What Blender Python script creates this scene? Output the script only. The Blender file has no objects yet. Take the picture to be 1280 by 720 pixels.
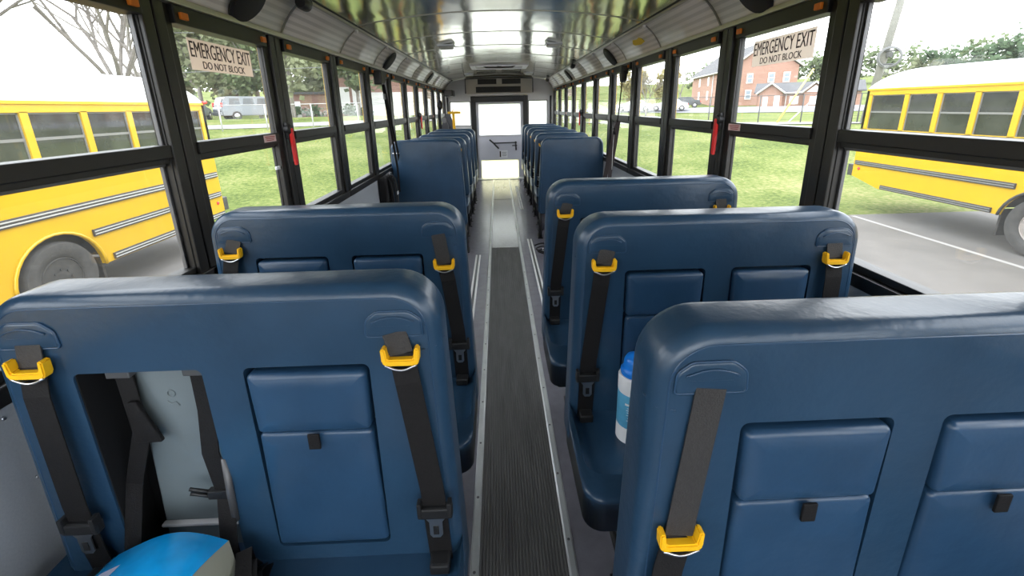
import bpy, bmesh, math, random
from mathutils import Vector, Matrix
PI = math.pi
sc = bpy.context.scene
COL = sc.collection
rnd = random.Random(7)

# ------------------------------------------------------------------ materials
def mat(name, col, rough=.5, metal=0.0, noise=0.0, nscale=20.0, bump=0.0, bscale=60.0, spec=.5, coat=0.0, col2=None, stretch=None):
    m = bpy.data.materials.new(name); m.use_nodes = True
    nt = m.node_tree; b = nt.nodes['Principled BSDF']
    b.inputs['Base Color'].default_value = (*col, 1); b.inputs['Roughness'].default_value = rough
    b.inputs['Metallic'].default_value = metal; b.inputs['Specular IOR Level'].default_value = spec
    b.inputs['Coat Weight'].default_value = coat; b.inputs['Coat Roughness'].default_value = .15
    src = None
    if noise or bump:
        tc = nt.nodes.new('ShaderNodeTexCoord'); src = tc.outputs['Object']
        if stretch:
            mp = nt.nodes.new('ShaderNodeMapping'); mp.inputs['Scale'].default_value = stretch
            nt.links.new(src, mp.inputs['Vector']); src = mp.outputs['Vector']
    if noise:
        n = nt.nodes.new('ShaderNodeTexNoise'); n.inputs['Scale'].default_value = nscale; n.inputs['Detail'].default_value = 5
        nt.links.new(src, n.inputs['Vector'])
        r = nt.nodes.new('ShaderNodeValToRGB'); r.color_ramp.elements[0].position = .3; r.color_ramp.elements[1].position = .7
        c2 = col2 or tuple(min(1, c*(1+noise)) for c in col); c1 = col if col2 else tuple(c*(1-noise) for c in col)
        r.color_ramp.elements[0].color = (*c1, 1); r.color_ramp.elements[1].color = (*c2, 1)
        nt.links.new(n.outputs['Fac'], r.inputs['Fac']); nt.links.new(r.outputs['Color'], b.inputs['Base Color'])
    if bump:
        n2 = nt.nodes.new('ShaderNodeTexNoise'); n2.inputs['Scale'].default_value = bscale; n2.inputs['Detail'].default_value = 3
        nt.links.new(src, n2.inputs['Vector'])
        bp = nt.nodes.new('ShaderNodeBump'); bp.inputs['Strength'].default_value = bump; bp.inputs['Distance'].default_value = .01
        nt.links.new(n2.outputs['Fac'], bp.inputs['Height']); nt.links.new(bp.outputs['Normal'], b.inputs['Normal'])
    return m

def glass(name, tint=(1, 1, 1), haze=0.0, hazecol=(.9, .9, .9), refl=1.0):
    m = bpy.data.materials.new(name); m.use_nodes = True; nt = m.node_tree; nt.nodes.clear()
    out = nt.nodes.new('ShaderNodeOutputMaterial'); tr = nt.nodes.new('ShaderNodeBsdfTransparent'); tr.inputs[0].default_value = (*tint, 1)
    gl = nt.nodes.new('ShaderNodeBsdfGlossy'); gl.inputs['Roughness'].default_value = .01
    lw = nt.nodes.new('ShaderNodeLayerWeight'); pw = nt.nodes.new('ShaderNodeMath'); pw.operation = 'POWER'; pw.inputs[1].default_value = 5
    lw.inputs['Blend'].default_value = .5
    mu = nt.nodes.new('ShaderNodeMath'); mu.operation = 'MULTIPLY_ADD'; mu.inputs[1].default_value = .6*refl; mu.inputs[2].default_value = .025*refl
    nt.links.new(lw.outputs['Facing'], pw.inputs[0]); nt.links.new(pw.outputs[0], mu.inputs[0])
    base = tr
    if haze:  # translucent veil mixed in as painted glare on the glass
        tl = nt.nodes.new('ShaderNodeBsdfTranslucent'); tl.inputs[0].default_value = (*hazecol, 1)
        mh = nt.nodes.new('ShaderNodeMixShader'); mh.inputs[0].default_value = haze
        nt.links.new(tr.outputs[0], mh.inputs[1]); nt.links.new(tl.outputs[0], mh.inputs[2]); base = mh
    mx = nt.nodes.new('ShaderNodeMixShader')
    nt.links.new(mu.outputs[0], mx.inputs[0]); nt.links.new(base.outputs[0], mx.inputs[1]); nt.links.new(gl.outputs[0], mx.inputs[2])
    nt.links.new(mx.outputs[0], out.inputs[0])
    return m

M = {}
M['vinyl'] = mat('blue_vinyl', (.019, .052, .101), .29, noise=.13, nscale=7, bump=.10, bscale=42, spec=.55)
M['vinyl_panel'] = mat('blue_vinyl_panel', (.020, .057, .118), .30, noise=.12, nscale=9, bump=.14, bscale=22, spec=.55)
M['seam'] = mat('blue_seam', (.012, .035, .085), .4)
M['black'] = mat('black_plastic', (.012, .012, .013), .45)
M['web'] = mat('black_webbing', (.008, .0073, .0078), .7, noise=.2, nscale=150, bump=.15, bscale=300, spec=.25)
M['web_lit'] = mat('webbing_lit', (.030, .028, .028), .7, noise=.15, nscale=150, bump=.2, bscale=300)  # lighter copy of the black webbing, lit look put into the colour
M['yellow_pl'] = mat('yellow_plastic', (.95, .52, .01), .4)
M['metal'] = mat('steel', (.55, .56, .58), .3, 1.0)
M['dull_metal'] = mat('dull_steel', (.20, .20, .21), .42, .9)
M['alu'] = mat('aluminium_trim', (.68, .70, .71), .42, .7, noise=.08, nscale=9)
M['track'] = mat('track_white', (.80, .80, .78), .5)
M['frame'] = mat('window_frame_black', (.010, .009, .008), .45, noise=.15, nscale=30)
M['frame_grey'] = mat('sash_grey', (.12, .12, .125), .45, .5)
M['pillar'] = mat('pillar_black', (.013, .0115, .010), .38, noise=.15, nscale=20)
M['bus_yellow'] = mat('bus_yellow', (.66, .40, .0015), .32, noise=.03, nscale=3, coat=.25)
M['bus_white'] = mat('bus_roof_white', (.72, .73, .73), .5)
M['bus_black'] = mat('bus_rail_black', (.035, .033, .032), .5, noise=.3, nscale=14)
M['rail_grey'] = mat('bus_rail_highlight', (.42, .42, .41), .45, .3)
M['bus_glass'] = mat('bus_dark_glass', (.028, .030, .027), .06, noise=.5, nscale=2.2, spec=.8)
M['bus_sash'] = mat('bus_sash', (.16, .16, .15), .5)
M['tyre'] = mat('tyre_rubber', (.06, .058, .055), .85, noise=.25, nscale=10, bump=.3, bscale=40)
M['rim'] = mat('wheel_rim', (.30, .27, .25), .6, .3, noise=.3, nscale=12)
M['wheel_white'] = mat('wheel_rim_dark', (.035, .034, .032), .7, noise=.3, nscale=12)
M['floor'] = mat('floor_rubber', (.185, .180, .210), .22, noise=.10, nscale=18, bump=.06, bscale=120)
M['ribs'] = mat('ribbed_rubber', (.125, .123, .121), .55, noise=.22, nscale=25, stretch=(1, .15, 1))
M['mat_smooth'] = mat('smooth_runner', (.172, .168, .195), .20, noise=.12, nscale=30)
M['wall'] = mat('grey_wall_panel', (.33, .35, .38), .45, noise=.05, nscale=200, bump=.05, bscale=250)
M['wall_white'] = mat('rear_wall_white', (.60, .59, .60), .5, noise=.03, nscale=4)
M['door_grey'] = mat('rear_door_grey', (.62, .62, .68), .42)
M['beige'] = mat('ac_beige', (.40, .375, .34), .5)
M['dark_grille'] = mat('grille_dark', (.010, .009, .008), .6)
M['orange'] = mat('latch_orange', (.75, .20, .01), .4)
M['red'] = mat('handle_red', (.80, .02, .02), .35)
M['speaker'] = mat('speaker_black', (.010, .009, .009), .6, bump=.4, bscale=300)
M['sticker'] = mat('sticker_tan', (.80, .72, .64), .55)
def back_lit(m, f):
    nt = m.node_tree; b = nt.nodes['Principled BSDF']; out = nt.nodes['Material Output']
    tl = nt.nodes.new('ShaderNodeBsdfTranslucent'); tl.inputs[0].default_value = b.inputs['Base Color'].default_value
    mx = nt.nodes.new('ShaderNodeMixShader'); mx.inputs[0].default_value = f
    nt.links.new(b.outputs[0], mx.inputs[1]); nt.links.new(tl.outputs[0], mx.inputs[2]); nt.links.new(mx.outputs[0], out.inputs[0])
back_lit(M['sticker'], .55)
M['ink'] = mat('ink_brown', (.035, .018, .014), .6)
M['white'] = mat('white_plastic', (.82, .82, .84), .4)
M['label_red'] = mat('label_pink', (.75, .55, .55), .5)
M['red_ink'] = mat('red_ink', (.45, .06, .06), .6)
M['can_blue'] = mat('lid_blue', (.01, .22, .80), .35)
M['can_label'] = mat('label_blue', (.10, .38, .60), .45, noise=.08, nscale=40)
M['pack'] = mat('pack_blue', (.008, .40, .92), .22, noise=.10, nscale=16, bump=.3, bscale=14, coat=.4)
M['olive'] = mat('pack_grey', (.30, .30, .24), .55)
M['shell'] = mat('child_seat_grey', (.15, .18, .195), .42, noise=.06, nscale=10)
M['asphalt'] = mat('asphalt', (.140, .129, .118), .9, noise=.12, nscale=1.5, bump=.3, bscale=80)
M['paint'] = mat('lot_paint', (.34, .33, .31), .8)
M['concrete'] = mat('concrete', (.28, .27, .26), .9, noise=.06, nscale=3)
M['lot_grey'] = mat('church_lot', (.26, .26, .285), .9, noise=.06, nscale=.4)
M['roof_grey'] = mat('roof_shingle', (.105, .103, .106), .85, noise=.1, nscale=1.2)
M['trim_white'] = mat('white_trim', (.85, .84, .83), .6)
M['win_pale'] = mat('house_glass', (.20, .24, .28), .15)
M['bark'] = mat('bark', (.13, .115, .10), .9, noise=.2, nscale=6)
M['bark_pale'] = mat('bark_pale', (.20, .18, .16), .9, noise=.2, nscale=6)
M['pole'] = mat('pole_wood', (.19, .185, .165), .85, noise=.12, nscale=4)
M['wire'] = mat('wire', (.14, .14, .14), .7)
M['fence'] = mat('fence_steel', (.45, .45, .45), .5, .4)
M['fence_dark'] = mat('fence_dark', (.07, .07, .07), .6)
M['car_silver'] = mat('car_silver', (.20, .215, .235), .3, .4)
M['car_white'] = mat('car_white', (.80, .80, .80), .3)
M['car_dark'] = mat('car_glass', (.05, .06, .065), .08, spec=.7)
M['tail'] = mat('tail_red', (.70, .05, .04), .25)
M['mulch'] = mat('shrub_dark', (.10, .15, .05), .9)
M['glass'] = glass('window_glass', (.975, .985, .975), .010, (.95, .97, .93), 1.0)
M['glass_rear'] = glass('rear_glass_glare', (.95, .97, .98), .85, (.97, .98, .97), .6)  # white translucence stands in for overexposed glare at the rear
M['glass_rear_low'] = glass('rear_glass_low', (.98, .97, .86), .92, (.88, .85, .68), .6)  # cream translucence painted in for the overexposed view below
M['lens'] = mat('dome_lens', (.62, .62, .58), .25, .2)

def leaf_mat(name, c1, c2):
    m = mat(name, c1, .75, noise=.3, nscale=.7, col2=c2, spec=.2)
    nt = m.node_tree; b = nt.nodes['Principled BSDF']; out = nt.nodes['Material Output']
    tl = nt.nodes.new('ShaderNodeBsdfTranslucent'); mx = nt.nodes.new('ShaderNodeMixShader'); mx.inputs[0].default_value = .35
    src = b.inputs['Base Color'].links[0].from_socket
    nt.links.new(src, tl.inputs[0]); nt.links.new(b.outputs[0], mx.inputs[1]); nt.links.new(tl.outputs[0], mx.inputs[2])
    nt.links.new(mx.outputs[0], out.inputs[0]); return m
M['leaf_spring'] = leaf_mat('leaf_spring', (.21, .235, .125), (.30, .32, .19))
M['leaf_mid'] = leaf_mat('leaf_mid', (.14, .19, .085), (.22, .265, .14))
M['leaf_dark'] = leaf_mat('leaf_dark', (.07, .12, .06), (.13, .19, .10))
M['leaf_yellow'] = leaf_mat('leaf_yellow', (.31, .27, .10), (.38, .33, .15))

# brushed metal ceiling
def ceiling_mat():
    m = bpy.data.materials.new('ceiling_metal'); m.use_nodes = True; nt = m.node_tree; b = nt.nodes['Principled BSDF']
    b.inputs['Base Color'].default_value = (.88, .875, .74, 1); b.inputs['Metallic'].default_value = 1; b.inputs['Roughness'].default_value = .17
    tc = nt.nodes.new('ShaderNodeTexCoord'); mp = nt.nodes.new('ShaderNodeMapping'); mp.inputs['Scale'].default_value = (3.2, 1.1, 1)
    n = nt.nodes.new('ShaderNodeTexNoise'); n.inputs['Scale'].default_value = 2.2; n.inputs['Detail'].default_value = 1.0
    bp = nt.nodes.new('ShaderNodeBump'); bp.inputs['Strength'].default_value = .17; bp.inputs['Distance'].default_value = .02
    mp2 = nt.nodes.new('ShaderNodeMapping'); mp2.inputs['Scale'].default_value = (2, 300, 1)
    n2 = nt.nodes.new('ShaderNodeTexNoise'); n2.inputs['Scale'].default_value = 1; n2.inputs['Detail'].default_value = 2
    mr = nt.nodes.new('ShaderNodeMapRange'); mr.inputs[3].default_value = .09; mr.inputs[4].default_value = .17
    L = nt.links.new
    L(tc.outputs['Object'], mp.inputs[0]); L(mp.outputs[0], n.inputs['Vector']); L(n.outputs['Fac'], bp.inputs['Height']); L(bp.outputs[0], b.inputs['Normal'])
    L(tc.outputs['Object'], mp2.inputs[0]); L(mp2.outputs[0], n2.inputs['Vector']); L(n2.outputs['Fac'], mr.inputs[0]); L(mr.outputs[0], b.inputs['Roughness'])
    return m
M['ceil'] = ceiling_mat()
M['ridge'] = mat('ceiling_seam', (.36, .35, .31), .4, .9)

# ribbed / perforated cove panels: fine bands along the length of the bus
def cove_mat():
    m = bpy.data.materials.new('cove_panel'); m.use_nodes = True; nt = m.node_tree; b = nt.nodes['Principled BSDF']
    b.inputs['Roughness'].default_value = .38; b.inputs['Metallic'].default_value = .1
    tc = nt.nodes.new('ShaderNodeTexCoord'); sp = nt.nodes.new('ShaderNodeSeparateXYZ')
    mu = nt.nodes.new('ShaderNodeMath'); mu.operation = 'MULTIPLY'; mu.inputs[1].default_value = 2*PI/.030
    si = nt.nodes.new('ShaderNodeMath'); si.operation = 'SINE'
    r = nt.nodes.new('ShaderNodeValToRGB'); r.color_ramp.elements[0].position = .30; r.color_ramp.elements[1].position = .62
    r.color_ramp.elements[0].color = (.66, .645, .625, 1); r.color_ramp.elements[1].color = (.84, .82, .80, 1)
    mr = nt.nodes.new('ShaderNodeMapRange'); mr.inputs[1].default_value = -1
    L = nt.links.new
    L(tc.outputs['Object'], sp.inputs[0]); L(sp.outputs['Z'], mu.inputs[0]); L(mu.outputs[0], si.inputs[0]); L(si.outputs[0], mr.inputs[0])
    L(mr.outputs[0], r.inputs[0]); L(r.outputs[0], b.inputs['Base Color'])
    return m
M['cove'] = cove_mat()
M['cove_edge'] = mat('cove_edge', (.50, .48, .42), .35, .5)

def grass_mat():
    m = bpy.data.materials.new('grass_ground'); m.use_nodes = True; nt = m.node_tree; b = nt.nodes['Principled BSDF']
    b.inputs['Roughness'].default_value = .95; b.inputs['Specular IOR Level'].default_value = .1
    tc = nt.nodes.new('ShaderNodeTexCoord'); L = nt.links.new
    def nz(s, d):
        n = nt.nodes.new('ShaderNodeTexNoise'); n.inputs['Scale'].default_value = s; n.inputs['Detail'].default_value = d
        L(tc.outputs['Object'], n.inputs['Vector']); return n
    a = nz(.35, 6); c = nz(9, 6)
    mx = nt.nodes.new('ShaderNodeMath'); mx.operation = 'ADD'; L(a.outputs['Fac'], mx.inputs[0]); L(c.outputs['Fac'], mx.inputs[1])
    mr = nt.nodes.new('ShaderNodeMapRange'); mr.inputs[1].default_value = .72; mr.inputs[2].default_value = 1.28; L(mx.outputs[0], mr.inputs[0])
    r = nt.nodes.new('ShaderNodeValToRGB'); e = r.color_ramp.elements
    e[0].color = (.058, .088, .015, 1); e[1].color = (.26, .25, .10, 1)
    k = e.new(.5); k.color = (.140, .178, .040, 1)
    L(mr.outputs[0], r.inputs[0]); L(r.outputs[0], b.inputs['Base Color'])
    bp = nt.nodes.new('ShaderNodeBump'); bp.inputs['Strength'].default_value = .6; bp.inputs['Distance'].default_value = .05
    L(c.outputs['Fac'], bp.inputs['Height']); L(bp.outputs[0], b.inputs['Normal'])
    return m
M['grass'] = grass_mat()

def brick_mat(name, c1, c2, mortar, scale):
    m = bpy.data.materials.new(name); m.use_nodes = True; nt = m.node_tree; b = nt.nodes['Principled BSDF']
    b.inputs['Roughness'].default_value = .9
    tc = nt.nodes.new('ShaderNodeTexCoord'); sp = nt.nodes.new('ShaderNodeSeparateXYZ'); cb = nt.nodes.new('ShaderNodeCombineXYZ')
    ad = nt.nodes.new('ShaderNodeMath'); ad.operation = 'ADD'
    br = nt.nodes.new('ShaderNodeTexBrick'); br.inputs['Scale'].default_value = scale
    br.inputs['Color1'].default_value = (*c1, 1); br.inputs['Color2'].default_value = (*c2, 1); br.inputs['Mortar'].default_value = (*mortar, 1)
    br.inputs['Mortar Size'].default_value = .012
    L = nt.links.new
    L(tc.outputs['Object'], sp.inputs[0]); L(sp.outputs['X'], ad.inputs[0]); L(sp.outputs['Y'], ad.inputs[1])
    L(ad.outputs[0], cb.inputs['X']); L(sp.outputs['Z'], cb.inputs['Y']); L(cb.outputs[0], br.inputs['Vector']); L(br.outputs[0], b.inputs['Base Color'])
    return m
M['brick'] = brick_mat('brick_church', (.38, .20, .145), (.44, .245, .18), (.45, .35, .30), 3.2)
M['brick2'] = brick_mat('brick_house', (.30, .155, .12), (.34, .185, .15), (.38, .30, .26), 3.2)

def dim_outdoor(m, f):  # darkens the outdoor colours to offset the raised exposure
    nt = m.node_tree
    for n in nt.nodes:
        if n.type == 'BSDF_PRINCIPLED': c = n.inputs['Base Color'].default_value; n.inputs['Base Color'].default_value = (c[0]*f, c[1]*f, c[2]*f, 1)
        if n.type == 'VALTORGB':
            for e in n.color_ramp.elements: e.color = (e.color[0]*f, e.color[1]*f, e.color[2]*f, 1)
        if n.type == 'TEX_BRICK':
            for k in ('Color1', 'Color2', 'Mortar'): c = n.inputs[k].default_value; n.inputs[k].default_value = (c[0]*f, c[1]*f, c[2]*f, 1)
for n_ in ('grass', 'asphalt', 'concrete', 'lot_paint_', 'lot_grey', 'bus_yellow', 'bus_white', 'roof_grey', 'brick', 'brick2', 'leaf_spring', 'leaf_mid', 'leaf_yellow', 'leaf_dark', 'trim_white', 'paint', 'tyre'):
    if n_ in M: dim_outdoor(M[n_], .80)
# ------------------------------------------------------------------ mesh helpers
def new(): return bmesh.new()
def box(bm, x0, x1, y0, y1, z0, z1, bev=0.0):
    t = bmesh.new(); bmesh.ops.create_cube(t, size=1)
    for v in t.verts: v.co = Vector(((x0+x1)/2+v.co.x*abs(x1-x0), (y0+y1)/2+v.co.y*abs(y1-y0), (z0+z1)/2+v.co.z*abs(z1-z0)))
    if bev: bmesh.ops.bevel(t, geom=t.edges[:], offset=bev, segments=2, affect='EDGES', profile=.6)
    merge(bm, t)
def merge(bm, t, mtx=None):
    me = bpy.data.meshes.new('tmp'); t.to_mesh(me); t.free()
    if mtx: me.transform(mtx)
    bm.from_mesh(me); bpy.data.meshes.remove(me)
def tube(bm, pts, r, n=8, cap=True, closed=False):
    pts = [Vector(p) for p in pts]; k = len(pts)
    rs = r if isinstance(r, (list, tuple)) else [r]*k
    rings = []; up = None
    for i, p in enumerate(pts):
        if closed: d = pts[(i+1) % k]-pts[i-1]
        else: d = pts[min(i+1, k-1)]-pts[max(i-1, 0)]
        d = d.normalized() if d.length > 1e-9 else Vector((0, 0, 1))
        if up is None:
            up = Vector((0, 0, 1)) if abs(d.z) < .9 else Vector((1, 0, 0))
        a = (up-d*up.dot(d)).normalized(); b = d.cross(a); up = a
        rings.append([bm.verts.new(p+(a*math.cos(2*PI*j/n)+b*math.sin(2*PI*j/n))*rs[i]) for j in range(n)])
    for i in range(k if closed else k-1):
        A, B = rings[i], rings[(i+1) % k]
        for j in range(n):
            f = bm.faces.new((A[j], A[(j+1) % n], B[(j+1) % n], B[j])); f.smooth = True
    if cap and not closed:
        bm.faces.new(rings[0][::-1]); bm.faces.new(rings[-1])
def ribbon(bm, pts, wdir, w, t=.0025):
    """webbing along pts, width w along wdir, thickness t"""
    pts = [Vector(p) for p in pts]; k = len(pts); rings = []
    for i, p in enumerate(pts):
        d = (pts[min(i+1, k-1)]-pts[max(i-1, 0)]).normalized()
        wd = Vector(wdir[i] if isinstance(wdir, list) else wdir); wd = (wd-d*wd.dot(d)).normalized(); nrm = d.cross(wd)
        ww = w[i] if isinstance(w, list) else w
        rings.append([bm.verts.new(p+wd*a*ww/2+nrm*b*t/2) for a, b in ((-1, -1), (1, -1), (1, 1), (-1, 1))])
    for i in range(k-1):
        for j in range(4): bm.faces.new((rings[i][j], rings[i][(j+1) % 4], rings[i+1][(j+1) % 4], rings[i+1][j]))
    bm.faces.new(rings[0][::-1]); bm.faces.new(rings[-1])
def lathe(bm, prof, c=(0, 0, 0), n=24, axis='z', sx=1.0, sy=1.0):
    rings = []
    for r, h in prof:
        ring = []
        for j in range(n):
            a = 2*PI*j/n; p = (r*math.cos(a)*sx, r*math.sin(a)*sy, h)
            if axis == 'x': p = (p[2], p[0], p[1])
            if axis == 'y': p = (p[0], p[2], p[1])
            ring.append(bm.verts.new(Vector(c)+Vector(p)))
        rings.append(ring)
    for A, B in zip(rings, rings[1:]):
        for j in range(n):
            f = bm.faces.new((A[j], A[(j+1) % n], B[(j+1) % n], B[j])); f.smooth = True
    bm.faces.new(rings[0][::-1]); bm.faces.new(rings[-1])
def prism(bm, poly, fn, d0, d1, bev=0.0):
    """poly: 2-D outline (u,v); fn(u,v,d) -> xyz; extruded from d0 to d1"""
    t = bmesh.new()
    A = [t.verts.new(fn(u, v, d0)) for u, v in poly]; B = [t.verts.new(fn(u, v, d1)) for u, v in poly]; n = len(poly)
    t.faces.new(A); t.faces.new(B[::-1])
    for i in range(n): t.faces.new((A[i], B[i], B[(i+1) % n], A[(i+1) % n]))
    bmesh.ops.recalc_face_normals(t, faces=t.faces[:])
    if bev:
        bmesh.ops.bevel(t, geom=[e for e in t.edges], offset=bev, segments=2, affect='EDGES')
    merge(bm, t)
def rpoly(c, rad, inset, n):
    """convex CCW polygon c with corner radii, inset inwards"""
    k = len(c); out = []; C = []
    for i in range(k):
        p0, p1, p2 = Vector(c[i-1]), Vector(c[i]), Vector(c[(i+1) % k])
        d1 = (p1-p0).normalized(); d2 = (p2-p1).normalized()
        n1 = Vector((-d1.y, d1.x)); n2 = Vector((-d2.y, d2.x))
        den = 1+n1.dot(n2)
        q = p1+(n1+n2)*inset/den
        r = max(rad[i]-inset, .0015)
        ang = math.acos(max(-1, min(1, d1.dot(d2)))); t = r*math.tan(ang/2)
        a = q-d1*t; cc = a+n1*r
        a0 = math.atan2(a.y-cc.y, a.x-cc.x)
        for j in range(n+1):
            th = a0+ang*j/n
            out.append((cc.x+r*math.cos(th), cc.y+r*math.sin(th)))
    return out
def pad(bm, corners, rad, d0, d1, e0, e1, fn, puff=0.0, n=6, en=4, maxin=None):
    """rounded upholstered slab; fn(u,v,d)"""
    if not isinstance(rad, (list, tuple)): rad = [rad]*len(corners)
    us = [c[0] for c in corners]; vs = [c[1] for c in corners]
    mi = maxin or .42*min(max(us)-min(us), max(vs)-min(vs))
    loops = []
    if puff:
        for q in (1.0, .75, .5, .28, .12):
            loops.append((e0+q*(mi-e0), d0-puff*(1-(1-q)**2)))
    for j in range(en+1):
        a = PI/2*j/en; loops.append((e0*(1-math.sin(a)), d0+e0*(1-math.cos(a))))
    for j in range(en+1):
        a = PI/2*(1-j/en); loops.append((e1*(1-math.sin(a)), d1-e1*(1-math.cos(a))))
    rings = []
    for ins, d in loops:
        rings.append([bm.verts.new(fn(u, v, d)) for u, v in rpoly(corners, rad, ins, n)])
    fs = [bm.faces.new(rings[0]), bm.faces.new(rings[-1][::-1])]
    m = len(rings[0])
    for A, B in zip(rings, rings[1:]):
        for j in range(m): fs.append(bm.faces.new((A[j], B[j], B[(j+1) % m], A[(j+1) % m])))
    for f in fs: f.smooth = True
    bmesh.ops.recalc_face_normals(bm, faces=fs)
XZ = lambda u, v, d: (u, d, v)          # front faces -Y
def obj(name, bm, m, parent=None, loc=None, sharp=None, rot=None):
    me = bpy.data.meshes.new(name); bm.to_mesh(me); bm.free()
    o = bpy.data.objects.new(name, me); COL.objects.link(o)
    for x in (m if isinstance(m, (list, tuple)) else [m]): me.materials.append(M[x] if isinstance(x, str) else x)
    if sharp: me.set_sharp_from_angle(angle=math.radians(sharp))
    if parent: o.parent = parent
    if loc: o.location = loc
    if rot: o.rotation_euler = rot
    return o
def tag(o, label, cat, group=None):
    o['label'] = label; o['category'] = cat
    if group: o['group'] = group
    return o
def thing(name, label, cat, loc=(0, 0, 0), group=None, rz=0.0):
    o = bpy.data.objects.new(name, None); COL.objects.link(o); o.location = loc; o.rotation_euler = (0, 0, rz); o.empty_display_size = .1
    return tag(o, label, cat, group)
def struct(o): o['kind'] = 'structure'; return o
def sroot(name, loc=(0, 0, 0)):
    o = bpy.data.objects.new(name, None); COL.objects.link(o); o.location = loc; return struct(o)
def dup(root, loc, label, group=None, rz=None):
    r = root.copy(); COL.objects.link(r); r.location = loc; r['label'] = label
    if group: r['group'] = group
    if rz is not None: r.rotation_euler = (0, 0, rz)
    for ch in list(root.children):
        c = ch.copy(); COL.objects.link(c); c.parent = r
        for g in list(ch.children):
            d = g.copy(); COL.objects.link(d); d.parent = c
    return r
def text_bm(s, w, h, depth=.001):
    cu = bpy.data.curves.new('t', 'FONT'); cu.body = s; cu.extrude = 0; cu.resolution_u = 3
    o = bpy.data.objects.new('t', cu); COL.objects.link(o)
    dg = bpy.context.evaluated_depsgraph_get(); me = bpy.data.meshes.new_from_object(o.evaluated_get(dg))
    bpy.data.objects.remove(o); bpy.data.curves.remove(cu)
    xs = [v.co.x for v in me.vertices]; ys = [v.co.y for v in me.vertices]
    for v in me.vertices:
        v.co = Vector(((v.co.x-min(xs))/(max(xs)-min(xs))*w-w/2, 0, (v.co.y-min(ys))/(max(ys)-min(ys))*h-h/2))
    bm = bmesh.new()
    for k_, dx in enumerate((-.0011, 0, .0011)):
        for v in me.vertices: v.co.x += dx if k_ == 0 else .0011; v.co.y -= .00008*(k_ > 0)
        bm.from_mesh(me)
    bpy.data.meshes.remove(me)
    return bm                                   # in XZ plane, reads from -Y side

# ------------------------------------------------------------------ BUS SHELL
YF, YB, W = -1.75, 9.52, 1.15
GS, GW, GP = 1.64, .60, .785                     # window start, glass width, pitch
KS = list(range(-4, 10))
bm = new(); box(bm, -1.17, 1.17, YF, YB+.05, -.06, 0); struct(obj('floor', bm, 'floor'))

# runner and trims in the aisle
bm = new()
nr = 26; x0, x1 = -.150, .150; prof = []
for i in range(nr):
    a = x0+(x1-x0)*i/nr; s = (x1-x0)/nr
    prof += [(a, .003), (a+s*.18, .0075), (a+s*.62, .0075), (a+s*.80, .003)]
prof.append((x1, .003))
A = [bm.verts.new((x, -1.2, z)) for x, z in prof]; B = [bm.verts.new((x, 4.55, z)) for x, z in prof]
for i in range(len(prof)-1): bm.faces.new((A[i], A[i+1], B[i+1], B[i]))
bm.faces.new((A[0], B[0], bm.verts.new((x0, 4.55, 0)), bm.verts.new((x0, -1.2, 0))))
tag(obj('floor_runner', bm, 'ribbed' if 'ribbed' in M else 'ribs'), 'black ribbed rubber runner along the front of the aisle', 'floor mat')
bm = new(); box(bm, -.150, .150, 4.56, 7.15, 0, .004); box(bm, -.150, .150, 7.18, 9.3, 0, .004)
tag(obj('floor_runner', bm, 'mat_smooth'), 'smooth grey runner continuing the aisle to the rear door', 'floor mat')
for s, w in ((-1, 'left'), (1, 'right')):
    t = thing('floor_trim', 'aluminium strip screwed along the %s edge of the aisle runner' % w, 'floor trim', (s*.166, 0, 0), 'aluminium strips along the aisle runner')
    bm = new(); prism(bm, [(-.0155, 0), (.0155, 0), (.0155, .003), (.009, .0075), (-.009, .0075), (-.0155, .003)], lambda u, v, d: (u, d, v), -1.2, 9.3)
    obj('strip', bm, 'alu', t)
    for k in range(12):
        bm = new(); lathe(bm, [(.0052, 0), (.0052, .0012), (.003, .002)], (0, 0, 0), 10); obj('screw', bm, 'dull_metal', t, (0, .5+.29*k+(.1 if s > 0 else 0), .0074))
# wheelchair tracks
for lab, x, y0, y1 in (('pair of white wheelchair tracks beside the left front benches', -.29, 1.9, 4.33), ('pair of white wheelchair tracks beside the right front benches', .287, 2.3, 4.85),
                       ('pair of white wheelchair tracks ahead of the right rear benches', .285, 6.4, 8.4)):
    t = thing('floor_track', lab, 'floor track', (x, (y0+y1)/2, 0), 'wheelchair tracks set in the floor')
    for dx in (-.018, .018):
        bm = new(); box(bm, dx-.0085, dx+.0085, y0-(y0+y1)/2, y1-(y0+y1)/2, 0, .006, .002); obj('rail', bm, 'track', t)
    bm = new(); box(bm, -.0095, .0095, y0-(y0+y1)/2, y1-(y0+y1)/2, 0, .002); obj('channel', bm, 'dull_metal', t)

for s, nm in ((-1, 'left'), (1, 'right')):
    bm = new()
    box(bm, s*1.13, s*1.20, YF, YB+.04, -.06, .90)
    w = struct(obj('wall_'+nm, bm, 'wall'))
    bm = new(); box(bm, s*1.118, s*1.131, YF, YB, .0, .14, .003); struct(obj('baseboard_'+nm, bm, 'black'))
    # screws of the wall panel beside the front bench
    for y, z in ((.821, .877), (.839, .704), (1.18, .87), (.5, .877), (.52, .704)):
        b2 = new(); lathe(b2, [(.005, 0), (.005, .002), (.003, .003)], (0, 0, 0), 10, 'x'); 
        obj('screw', b2, 'metal', w, (s*1.13-s*.0025, y, z))
    # outside yellow skin below the windows
    bm = new(); box(bm, s*1.20, s*1.215, YF, YB+.04, -.5, .93); box(bm, s*1.20, s*1.215, YF, YB+.04, 1.86, 2.02)
    struct(obj('trim_skirt_'+nm, bm, 'bus_yellow'))

tn = [0]
def trim(bm, m, sharp=None):
    tn[0] += 1; return struct(obj('trim_%d' % tn[0], bm, m, sharp=sharp))
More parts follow.
